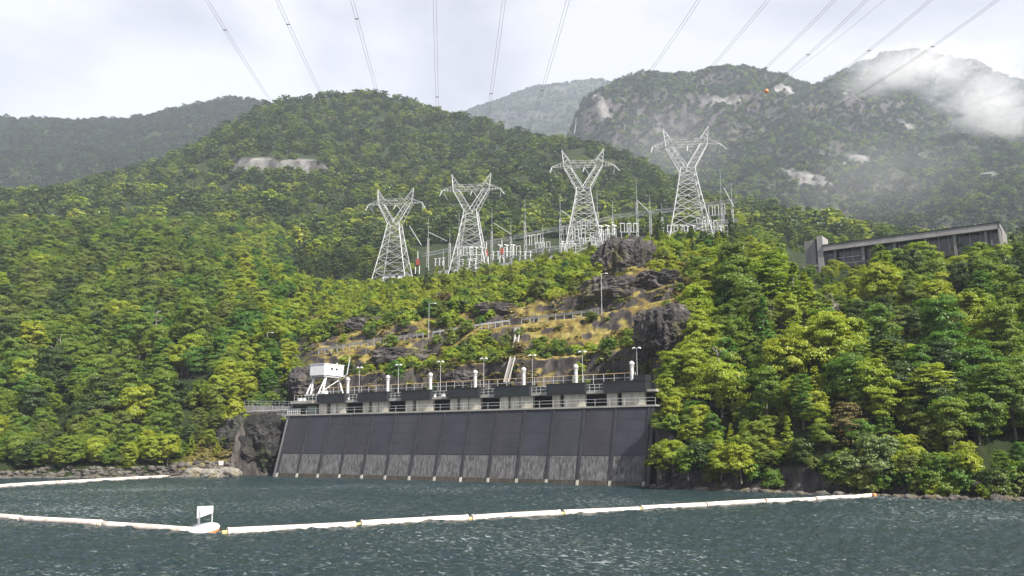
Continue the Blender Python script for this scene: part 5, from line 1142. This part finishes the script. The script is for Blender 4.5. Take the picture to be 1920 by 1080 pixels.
# ------------------------------------------------------------------ pylons
def bars(lst, r, name, mat, parent):
    m = MB()
    for a_, b_ in lst: m.tube(a_, b_, r, n=4, caps=False)
    return m.build(name, mat, parent)
def pylon(px, pyb, D, H, rz, label, lower=0.0):
    base = P(px, pyb, D); s = H / 34.0; o = empty('pylon', base, rz, label, 'pylon', 'lattice pylons above the intake'); S_ = lambda p: Vector(p) * s
    lv = [(0, 6.0), (5.2, 4.95), (9.8, 4.05), (13.6, 3.3), (17, 2.7), (19.6, 2.25), (21.8, 1.93)]
    if lower: lv = [(-lower, 6.0 + lower * .2)] + lv
    hw = lambda z: np.interp(z, [q[0] for q in lv], [q[1] for q in lv])
    for sx in (-1, 1):
        for sy in (-1, 1):
            bars([(S_((sx * h0, sy * h0, z0)), S_((sx * h1, sy * h1, z1))) for (z0, h0), (z1, h1) in zip(lv, lv[1:])], .15 * s, 'leg', M_STEEL, o)
    br = []; sub = []
    for (z0, h0), (z1, h1) in zip(lv, lv[1:]):
        for ax in (0, 1):
            for sd in (-1, 1):
                q = (lambda u, z, h, sd=sd, ax=ax: S_((u * h, sd * h, z) if ax == 0 else (sd * h, u * h, z)))
                br += [(q(-1, z0, h0), q(1, z1, h1)), (q(1, z0, h0), q(-1, z1, h1)), (q(-1, z1, h1), q(1, z1, h1))]
                if h0 > 3:
                    zm = (z0 + z1) / 2; hm = (h0 + h1) / 2; sub += [(q(-1, zm, hm), q(-.5, (z0 * 3 + z1) / 4, h0)), (q(1, zm, hm), q(.5, (z0 * 3 + z1) / 4, h0)), (q(-1, zm, hm), q(-.5, (z0 + 3 * z1) / 4, h1)), (q(1, zm, hm), q(.5, (z0 + 3 * z1) / 4, h1))]
    bars(br, .07 * s, 'body_bracing', M_STEEL, o)['kind'] = 'stuff'
    bars(sub, .04 * s, 'secondary_bracing', M_STEEL, o)['kind'] = 'stuff'
    for sx in (-1, 1):
        fk = []; fb = []; n = 5
        for sy in (-1, 1):
            A0, A1 = Vector((sx * 1.93, sy * 1.93, 21.8)), Vector((sx * 5.6, sy * .9, 28.7)); B0, B1 = Vector((sx * -.3, sy * 1.93, 22.0)), Vector((sx * 3.7, sy * .9, 28.7))
            fk += [(A0 * s, A1 * s), (B0 * s, B1 * s)]
            for i in range(n):
                u0 = i / n; u1 = (i + 1) / n; fb += [(A0.lerp(A1, u0) * s, B0.lerp(B1, u1) * s), (B0.lerp(B1, u1) * s, A0.lerp(A1, u1) * s)]
        for i in range(1, n + 1):
            u0 = i / n; A = Vector((sx * 1.93, 1.93, 21.8)).lerp(Vector((sx * 5.6, .9, 28.7)), u0); B = Vector((A.x, -A.y, A.z)); fb.append((A * s, B * s))
        f_ = bars(fk, .13 * s, 'fork_arm', M_STEEL, o); bars(fb, .045 * s, 'fork_bracing', M_STEEL, f_)['kind'] = 'stuff'
        hk = []; hb = []
        tip = Vector((sx * 6.15, 0, 34))
        for sy in (-1, 1): hk += [(Vector((sx * 5.6, sy * .9, 28.7)) * s, tip * s), (Vector((sx * 3.7, sy * .9, 30.3)) * s, tip * s)]
        for u0 in (.25, .5, .72):
            a_ = Vector((sx * 5.6, .9, 28.7)).lerp(tip, u0); b_ = Vector((sx * 3.7, .9, 30.3)).lerp(tip, u0); a2 = Vector((a_.x, -a_.y, a_.z)); b2 = Vector((b_.x, -b_.y, b_.z)); hb += [(a_ * s, b_ * s), (a2 * s, b2 * s), (a_ * s, a2 * s), (a_ * s, b2 * s)]
        h_ = bars(hk, .085 * s, 'peak', M_STEEL, o); bars(hb, .055 * s, 'peak_bracing', M_STEEL, h_)['kind'] = 'stuff'
        ar = []
        for sy in (-1, 1): ar += [(Vector((sx * 5.6, sy * .9, 28.7)) * s, Vector((sx * 9.3, 0, 28.9)) * s), (Vector((sx * 5.75, sy * .8, 30.2)) * s, Vector((sx * 9.3, 0, 28.9)) * s)]
        for u0 in (.25, .5, .75):
            a_ = Vector((sx * 5.6, .9, 28.7)).lerp(Vector((sx * 9.3, 0, 28.9)), u0); b_ = Vector((sx * 5.75, .8, 30.2)).lerp(Vector((sx * 9.3, 0, 28.9)), u0); ar += [(a_ * s, b_ * s), (a_ * s, Vector((a_.x, -a_.y, a_.z)) * s)]
        bars(ar, .055 * s, 'outer_arm', M_STEEL, o)
    cb = []; xs_ = np.linspace(-5.6, 5.6, 9)
    for sy in (-1, 1):
        cb += [(S_((-5.6, sy * .9, 28.7)), S_((5.6, sy * .9, 28.7))), (S_((-5.2, sy * .9, 30.3)), S_((5.2, sy * .9, 30.3)))]
        for i in range(8):
            a_ = (xs_[i], sy * .9, 28.7 if i % 2 else 30.3); b_ = (xs_[i + 1], sy * .9, 30.3 if i % 2 else 28.7); cb.append((S_(a_), S_(b_)))
    for x_ in xs_: cb.append((S_((x_, -.9, 28.7)), S_((x_, .9, 28.7))))
    bars(cb, .06 * s, 'crossbeam', M_STEEL, o)
    att = []
    for x_ in (-9.2, 0.4, 9.2):
        for sgn in ((-1, -1), (1, 1)):
            top_ = S_((x_, sgn[0] * .3, 28.6)); bot = top_ + Vector((0.9 * sgn[0] * (1 if x_ < 5 else -1) + .5, sgn[0] * 1.5, -2.1)) * s
            im = MB(); n = 7
            for k in range(n): im.tube(top_.lerp(bot, k / n), top_.lerp(bot, (k + .72) / n), .17 * s, .12 * s, 6)
            im.tube(top_, bot, .05 * s, n=4); im.build('insulator_string', M_INS, o)
        att.append(o.location + Matrix.Rotation(rz, 3, 'Z') @ S_((x_, -1.2, 27.4)))
    return o, att, [o.location + Matrix.Rotation(rz, 3, 'Z') @ S_((sx * 6.15, 0, 34)) for sx in (-1, 1)]
PY = [pylon(737, 543, 290, 36.2, R(-9), 'leftmost of the four pylons, standing over the small white hut'),
      pylon(882, 527, 268, 35.8, R(-7), 'second pylon from the left, in front of the switchyard'),
      pylon(1096, 492, 258, 36.6, R(-6), 'third pylon from the left, standing in white switchgear'),
      pylon(1294, 464, 250, 38.0, R(-8), 'rightmost and tallest looking pylon, above the big outcrop')]

# ------------------------------------------------------------------ overhead lines
tops = [388, 520, 660, 815, 945, 1065, 1310, 1440, 1565, 1625, 1745, 1870]
for i in range(12):
    pi = i // 3; A = PY[pi][1][i % 3]; D1 = 118 - 1.2 * i; B = P(tops[i], 0, D1)
    dirv = (B - A); hd = Vector((dirv.x, dirv.y, 0)); L1 = hd.length; hu = hd.normalized()
    # parabola through A and B whose sag between them is small, carried on over the lake
    sag = 1.6 + 0.02 * L1; c4 = sag * 4 / (L1 * L1); s0 = (B.z - A.z) / L1
    def at(s_): return A + hu * s_ + Vector((0, 0, s0 * s_ - c4 * s_ * (L1 - s_)))
    Lt = L1 + 75; n = 44; ptsA = [at(Lt * k / n) for k in range(n + 1)]; side = Vector((-hu.y, hu.x, 0)) * .23
    o = empty('power_line', A, 0, 'twin conductor, %s phase line of the %s pylon' % (['left', 'middle', 'right'][i % 3], ['leftmost', 'second', 'third', 'rightmost'][pi]), 'power line', 'power lines crossing the sky')
    for sg in (-1, 1): MB().path([p + side * sg - A for p in ptsA], .021, 5).build('conductor', M_WIRE, o)
    for q in np.arange(0.15, 1, .17):
        p = at(Lt * q + i * 1.7) - A; MB().box(p.x - .3, p.x + .3, p.y - .06, p.y + .06, p.z - .07, p.z + .07).build('spacer', M_WIRE, o)
ball = P(1437, 171, 195)
A = PY[3][2][1]; B = ball; hu = (B - A); pts = [A + hu * t_ + Vector((0, 0, -1.2 * t_ * (1 - t_) * 4 * .3)) for t_ in np.linspace(0, 2.6, 30)]
ew = MB().path([p - A for p in pts], .022, 4).build('earth_wire', M_WIRE); ew.location = A; tag(ew, 'thin single wire from the rightmost pylon peak carrying the orange ball', 'power line')
bl = MB().lathe([(.02, -.55), (.25, -.5), (.45, -.33), (.55, 0), (.45, .33), (.25, .5), (.02, .55)], n=16).build('marker_ball', M_ORANGE, None, smooth=True); bl.location = ball; tag(bl, 'orange warning ball on the wire in front of the dark mountain', 'marker ball')

# ------------------------------------------------------------------ switchyard
def gantry(pa, pb, label, hb=1.1):
    o = empty('gantry_beam', pa, 0, label, 'beam', 'long lattice beams of the switchyard'); d_ = pb - pa; n = max(6, int(d_.length / 1.8)); nrm = Vector((-d_.y, d_.x, 0)).normalized() * hb * .5
    ch = []; lc = []
    for a_, z_ in ((1, 0), (-1, 0), (1, hb), (-1, hb)): ch.append((nrm * a_ + Vector((0, 0, z_)), d_ + nrm * a_ + Vector((0, 0, z_))))
    for sgn in (-1, 1):
        for k in range(n):
            p = d_ * (k / n) + nrm * sgn; q = d_ * ((k + 1) / n) + nrm * sgn; lc.append((p + Vector((0, 0, hb * (k % 2))), q + Vector((0, 0, hb * ((k + 1) % 2)))))
    bars(ch, .09, 'chord', M_GREY, o); bars(lc, .045, 'lacing', M_GREY, o)['kind'] = 'stuff'
gL, gM, gR_ = P(792, 481, 318), P(1150, 411, 300), P(1382, 379, 276)
gantry(gL, P(960, 449, 309), 'left grey lattice beam crossing behind the second pylon'); gantry(P(962, 448.5, 309), gM, 'middle grey lattice beam running to the third pylon')
gantry(P(1150, 409, 299), P(1262, 396, 291), 'grey lattice beam between the third and tallest pylons'); gantry(P(1300, 391, 282), gR_, 'right grey lattice beam behind the tallest pylon')
gantry(P(990, 474, 300), P(1150, 452, 294), 'lower grey beam under the row of switch frames', .9); gantry(P(1300, 428, 280), P(1384, 414, 274), 'lower grey beam at the right end of the yard', .8)
for i, (px_, pt, pb, D) in enumerate(((802, 408, 492, 317), (843, 428, 482, 314), (860, 400, 480, 322), (922, 389, 486, 310), (958, 410, 482, 309), (984.6, 374, 466, 306), (1051, 363, 466, 303), (1121, 352, 452, 301), (1149.5, 376, 440, 299), (1195, 339, 424, 296), (1220, 365, 428, 294), (1018, 420, 466, 305), (1242, 382, 430, 292), (1356, 316, 452, 278), (1375.6, 342, 452, 276), (1350, 385, 452, 277), (831, 470, 500, 300), (1180, 405, 440, 297))):
    z0 = zy(D, pb) - 4; z1 = zy(D, pt); zk = z0 + (z1 - z0) * .62; b = P(px_, pb, D)
    o = empty('lattice_mast', (b.x, D, z0), 0, 'grey lightning mast %s' % ['at the left end of the yard', 'thin one left of the second pylon', 'tall one left of the second pylon', 'right of the second pylon', 'at the beam joint past the second pylon', 'tall slim one above the switch frames', 'just left of the third pylon', 'just right of the third pylon', 'second to the right of the third pylon', 'tallest midway to the last pylon', 'left of the dark conifer', 'short one over the switch frames', 'by the dark conifer left of the last pylon', 'very tall one right of the last pylon', 'at the far right end of the yard', 'short one right of the last pylon', 'short one near the red breaker', 'short one past the third pylon'][i], 'mast', 'masts of the switchyard')
    cb = []
    for sx, sy in ((-1, -1), (1, -1), (1, 1), (-1, 1)): cb.append(((sx * .38, sy * .38, 0), (sx * .26, sy * .26, zk - z0)))
    bars(cb, .07, 'column', M_STEEL, o)
    lc = []; n = 9
    for k in range(n):
        q0 = (zk - z0) * k / n; q1 = (zk - z0) * (k + 1) / n; h0 = .38 - .12 * k / n; sg = 1 if k % 2 else -1
        lc += [((-h0 * sg, -h0, q0), (h0 * sg, -h0, q1)), ((-h0 * sg, h0, q0), (h0 * sg, h0, q1)), ((-h0, -h0 * sg, q0), (-h0, h0 * sg, q1)), ((h0, -h0 * sg, q0), (h0, h0 * sg, q1))]
    bars(lc, .045, 'lacing', M_STEEL, o)['kind'] = 'stuff'
    MB().tube((0, 0, zk - z0), (0, 0, z1 - z0), .07, .035, 5).build('spike', M_STEEL, o)
# raking struts
for i, (a_, b_) in enumerate((((803, 435), (838, 452)), ((925, 418), (957, 438)), ((1052, 395), (1080, 414)), ((1195, 376), (1218, 398)), ((1357, 352), (1376, 388)), ((700 + 68, 424), (790, 460)))):
    D = [318, 310, 303, 296, 277, 312][i]; p, q = P(a_[0], a_[1], D), P(b_[0], b_[1], D - 2)
    m = MB().tube((0, 0, 0), q - p, .13, n=5).build('raking_strut', M_STEEL); m.location = p; tag(m, 'slanting steel strut %s' % ['left of the second pylon', 'right of the second pylon', 'beside the third pylon', 'left of the dark conifer', 'right of the tallest pylon', 'right of the first pylon'][i], 'strut', 'slanting struts of the switchyard')
# switchgear: frames with insulator columns
def gear_proto(kind):
    o = bpy.data.objects.new('switchgear', None); col.objects.link(o)
    fr = MB(); 
    if kind == 0:      # disconnector: open U frames
        for x_ in (-3.2, 3.2): fr.box(x_ - .15, x_ + .15, -.15, .15, 0, 3.0)
        fr.box(-4, 4, -.2, .2, 3.0, 3.3); fr.build('support_frame', M_GREY, o)
        for x_ in (-3.5, -1.9, -.8, .8, 1.9, 3.5):
            m = MB().tube((x_, 0, 3.3), (x_, 0, 6.6), .17, .13, 6); m.build('insulator_post', M_INS, o)
        for a_, b_ in ((-3.5, -1.9), (-.8, .8), (1.9, 3.5)): MB().box(a_ - .1, b_ + .1, -.08, .08, 6.6, 6.8).build('contact_arm', M_WHITE, o)
    else:              # breaker row
        for x_ in (-2.6, 0, 2.6):
            fr.box(x_ - .18, x_ + .18, -.5, .5, 0, 2.6)
            MB().tube((x_, 0, 2.6), (x_, 0, 4.8), .3, .22, 8).build('breaker_column', M_INS, o)
            MB().tube((x_ - .9, 0, 5.3), (x_ + .9, 0, 4.9), .22, n=8).build('breaker_head', M_WHITE, o)
        fr.box(-3.4, 3.4, -.25, .25, 2.45, 2.62); fr.build('support_frame', M_STEEL, o)
    return o
G0, G1 = gear_proto(0), gear_proto(1); used = set()
spots = [(824, 492, 306, 1), (843, 491, 300, 0), (872, 487, 306, 0), (893, 484, 300, 1), (908, 487, 290, 0), (934, 480, 304, 1), (950, 478, 296, 1), (966, 474, 303, 0), (1000, 470, 300, 0), (1018, 468, 297, 0), (1034, 466, 300, 0), (1064, 465, 298, 1), (1082, 462, 290, 0), (1102, 462, 286, 0), (1120, 455, 292, 0), (1140, 448, 290, 1), (1160, 446, 292, 0), (1268, 440, 276, 0), (1290, 440, 270, 1), (1312, 436, 272, 0), (1332, 440, 266, 0), (1352, 438, 266, 1), (1120, 476, 272, 1), (1066, 484, 276, 0), (880, 500, 280, 1), (900, 502, 276, 0), (1070, 446, 306, 0), (1095, 440, 304, 0), (1280, 425, 284, 0), (1320, 420, 282, 0), (1180, 444, 288, 0), (1204, 441, 288, 1), (1345, 414, 282, 0), (985, 481, 290, 1), (1044, 478, 288, 0), (960, 490, 284, 0), (1140, 462, 282, 0), (1300, 452, 264, 0)]
spots = [q for i_, q in enumerate(spots) if i_ % 3 != 1 or 1050 < q[0] < 1130]
for i, (px_, py_, D, kd) in enumerate(spots):
    b = P(px_, py_ + 6, D); pr = G1 if kd else G0; rz = R(-12 + 14 * ((i * 7) % 5 - 2) / 2)
    if kd in used: o = copy_tree(pr, b, rz)
    else: used.add(kd); o = pr; o.location = b; o.rotation_euler = (0, 0, rz)
    g_ = 0.66 + 0.22 * ((i * 5) % 7) / 6; o.scale = (g_, g_, g_ * (.8 + .25 * (i % 3)))
    pos_ = 'right of the second pylon' if 905 < px_ < 1040 else 'behind the second pylon' if 850 < px_ <= 905 else 'left of the second pylon' if px_ <= 850 else 'around the third pylon' if px_ < 1135 else 'between the third and tallest pylons' if px_ < 1250 else 'behind the tallest pylon'
    tag(o, ('row of white circuit breakers ' if kd else 'white switch frame with upright insulators ') + pos_, 'switchgear', 'white switchgear of the yard')
# low bus support wall under the gear
for i, (a_, b_, D) in enumerate((((820, 508), (905, 500), 298), ((905, 499), (985, 488), 296), ((985, 489), (1072, 472), 292), ((1255, 452), (1380, 440), 268))):
    p, q = P(a_[0], a_[1], D), P(b_[0], b_[1], D - 4); d_ = q - p; L_ = Vector((d_.x, d_.y, 0)).length; o = MB().hexa([(0, 0, -8), (L_, 0, -8 + d_.z), (L_, 1, -8 + d_.z), (0, 1, -8), (0, 0, 0), (L_, 0, d_.z), (L_, 1, d_.z), (0, 1, 0)]).build('terrace_wall', M_GREY)
    o.location = p; o.rotation_euler = (0, 0, math.atan2(d_.y, d_.x)); tag(o, 'grey terrace wall carrying the switchgear %s' % ['left of the second pylon', 'right of the second pylon', 'under the row of switch frames', 'below the tallest pylon'][i], 'wall', 'terrace walls of the yard')
for i, (px_, py_, D) in enumerate(((783, 493, 300), (912, 476, 290), (941, 472, 292))):
    b = P(px_, py_, D); o = empty('red_breaker', b, 0, 'small red equipment tank on a white frame, %s' % ['right of the first pylon', 'hidden behind the second pylon leg', 'right of the second pylon'][i], 'equipment', 'red tanks of the switchyard')
    MB().box(-.6, .6, -.6, .6, -1.0, 1.2).build('tank', M_RED, o, bevel=.15); MB().tube((0, 0, 1.6), (0, 0, 4.4), .2, .12, 6).build('bushing', M_INS, o)
    for s_ in (-.7, .7): MB().box(s_ - .1, s_ + .1, -.1, .1, -4, -1.0).build('leg', M_WHITE, o)
# hut at the first pylon
b = P(738, 528, 294); HT = empty('small_hut', (b.x, b.y, b.z), R(-14), 'small white hut seen through the legs of the first pylon', 'hut')
MB().box(-4.2, 4.2, 0, 4, -2.5, 2.4).build('wall', M_WHITE, HT); MB().box(-4.5, 4.5, -.3, 4.3, 2.4, 2.65).build('roof', M_GREY, HT); MB().box(.6, 1.3, -.04, -.005, -.2, 1.2).build('window', M_GLASS, HT); MB().box(-2.6, -1.6, -.04, -.005, -2.4, .9).build('door', M_GREY, HT)

# ------------------------------------------------------------------ long building on the right
zr = 56.2
def on(px, py, z): D = (z - CH) / tanE(py); return Vector((aOf(px, py) * D, D, z))
LB = on(1546, 463, zr); RB = on(1876, 420, zr); d_ = RB - LB; BL = d_.length; brz = math.atan2(d_.y, d_.x)
BD = empty('long_building', (LB.x, LB.y, 0), brz, 'long concrete control building with dark windows and flat roof above the trees', 'building')
bx_ = lambda *a: MB().box(*a)
zf = zr - 1.35
fs = [(k * BL / 6, (k + 1) * BL / 6) for k in range(6)]
for a_, b_ in fs: bx_(a_ + .02, b_ - .02, -1.5, -1.1, zf, zr).build('fascia_panel', M_FASCIA, BD)
bx_(-.1, BL + .1, -1.6, 12, zr, zr + .3).build('roof', M_BLACK, BD)
bx_(0, BL, -1.1, 12, zf + .2, zr - .02).build('soffit', M_BCONC, BD)
for k in range(18):
    a_ = BL * k / 18; wv = bx_(a_ + .12, a_ + BL / 18 - .12, .6, .7, zf - 3.1, zf + .2).build('window', M_GLASS, BD); bx_(a_ - .12, a_ + .12, .5, .75, zf - 3.1, zf + .2).build('mullion', M_GREY, wv)
bx_(0, BL, .4, .8, zf - 4.6, zf - 3.1).build('spandrel', M_BCONC, BD); bx_(0, BL, .9, 1.2, zf - 9, zf - 4.6).build('lower_wall', M_DARKREC, BD); bx_(0, BL, 1.2, 12, zf - 9, zf + .2).build('core_block', M_BCONC, BD)
for px_ in (1567, 1620, 1679, 1738, 1793, 1852):
    t_ = (aOf(px_, 470) * LB.y - LB.x) / (math.cos(brz) - aOf(px_, 470) * math.sin(brz)); bx_(t_ - .3, t_ + .3, -1.0, -.3, zf - 9, zf).build('column', M_BCONC, BD)
MB().hexa([(BL - .2, -1.5, zf - 9), (BL + .25, -1.5, zf - 9), (BL + .25, -.3, zf - 9), (BL - .2, -.3, zf - 9), (BL - .6, -1.5, zr), (BL - .2, -1.5, zr), (BL - .2, -.3, zr), (BL - .6, -.3, zr)]).build('end_post', M_FASCIA, BD)
for z_ in (zf - 2.1, zf - 3.6): bx_(1, 9.5, -.1, .0, z_, z_ + .12).build('balcony_rail', M_STEEL, BD)
t1 = -4.9
bx_(t1, -.35, -.5, 5, zr - 4.7, zr + 2.0).build('tower_block', M_BCONC, BD); bx_(t1 + 2.8, t1 + 3.3, -.75, -.5, zr - 4.6, zr + 2.1).build('tower_rib', M_RIB, BD)
bx_(-1.5, -.1, -1.2, 4, zr - 9, zr + 2.7).build('tower_fin', M_FASCIA, BD); bx_(t1 - .5, -1.6, -1.3, -.9, zr - 5.1, zr - 4.7).build('tower_ledge', M_FASCIA, BD); bx_(t1 - .3, -1.6, -.9, 4, zr - 9, zr - 5.1).build('lower_block', M_BCONC, BD)
MB().lathe([(1.0, 0), (1.0, .3), (.7, .7), (.1, .85)], c=(BL - 7.5, 3, zr + .3), n=12).build('roof_dome', M_WHITE, BD); bx_(BL - 5.6, BL - 5.3, 3, 3.3, zr + .3, zr + 1.5).build('roof_vent', M_WHITE, BD)

# waterfall streak on the far mountain
wf = MB(); tp = P(1080, 222, 1500); bt = P(1077, 250, 1500); wf.path([tp, tp.lerp(bt, .4) + Vector((.8, 0, 0)), bt], [.35, .5, .9], 6); tag(wf.build('waterfall', surf_mat('white_water', (0.30, 0.32, 0.34), .6, bump=0)), 'thin white waterfall in the gully beside the right mountain', 'waterfall')

# ------------------------------------------------------------------ mist on the right mountain, and the air
def volume_mat(name, dens, scale, thr, colr=(0.96, 0.97, 1.0)):
    m, nt, N, L = newmat(name); tcn = N('ShaderNodeTexCoord'); g = N('ShaderNodeNewGeometry')
    ln = N('ShaderNodeVectorMath', operation='LENGTH'); L(tcn.outputs['Object'], ln.inputs[0])
    fo = N('ShaderNodeMapRange'); fo.inputs['From Min'].default_value = 1.0; fo.inputs['From Max'].default_value = 0.25; L(ln.outputs['Value'], fo.inputs['Value'])
    mpn = N('ShaderNodeMapping'); mpn.inputs['Rotation'].default_value = (0, R(35), 0); mpn.inputs['Scale'].default_value = (1, .8, 1.9); L(g.outputs['Position'], mpn.inputs['Vector'])
    nz = N('ShaderNodeTexNoise', i_Scale=scale, i_Detail=5.0, i_Roughness=0.6, i_Distortion=0.8); L(mpn.outputs[0], nz.inputs['Vector'])
    sm = N('ShaderNodeMath', operation='MULTIPLY_ADD'); L(fo.outputs[0], sm.inputs[0]); sm.inputs[1].default_value = 0.34; L(nz.outputs['Fac'], sm.inputs[2])
    mr = N('ShaderNodeMapRange'); mr.inputs['From Min'].default_value = thr; mr.inputs['From Max'].default_value = thr + .24; mr.inputs['To Max'].default_value = dens; L(sm.outputs[0], mr.inputs['Value'])
    mu = N('ShaderNodeMath', operation='MULTIPLY'); L(mr.outputs[0], mu.inputs[0]); L(fo.outputs[0], mu.inputs[1])
    vs = N('ShaderNodeVolumeScatter'); vs.inputs['Color'].default_value = (*colr, 1); vs.inputs['Anisotropy'].default_value = 0.1; L(mu.outputs[0], vs.inputs['Density'])
    o = N('ShaderNodeOutputMaterial'); L(vs.outputs[0], o.inputs['Volume']); m.cycles.volume_step_rate = 1.0; return m
def mist(c, size, mat, ry=0.0):
    bm = bmesh.new(); bmesh.ops.create_icosphere(bm, subdivisions=3, radius=1.02); me = bpy.data.meshes.new('mist'); bm.to_mesh(me); bm.free(); me.materials.append(mat)
    o = link(bpy.data.objects.new('mist', me)); o.location = c; o.scale = size; o.rotation_euler = (0, ry, 0); tag(o, 'drifting mist in front of the right mountain', kind='stuff')
mist(P(1850, 185, 1330), (200, 100, 105), volume_mat('mist_cloud', 0.015, 0.019, 0.66), R(30))
mist(P(1700, 130, 1500), (190, 110, 62), volume_mat('mist_wisp', 0.013, 0.015, 0.60), R(-10))
mist(P(1250, 275, 1050), (110, 90, 75), volume_mat('thin_mist', 0.0012, 0.010, 0.48))
mist(P(1640, 330, 950), (150, 90, 60), volume_mat('thin_mist_b', 0.0014, 0.012, 0.50))
m, nt, N, L = newmat('haze_air'); pv = N('ShaderNodeVolumePrincipled'); pv.inputs['Color'].default_value = (0.76, 0.84, 1.0, 1); pv.inputs['Density'].default_value = HAZE; pv.inputs['Anisotropy'].default_value = 0.0
o = N('ShaderNodeOutputMaterial'); L(pv.outputs[0], o.inputs['Volume'])
o = MB().box(-4300, 4300, -1000, 4300, -1.9, 1750).build('haze', m); tag(o, 'pale blue air haze over the lake and mountains', kind='stuff')

bpy.context.view_layer.update()
sort_labels()
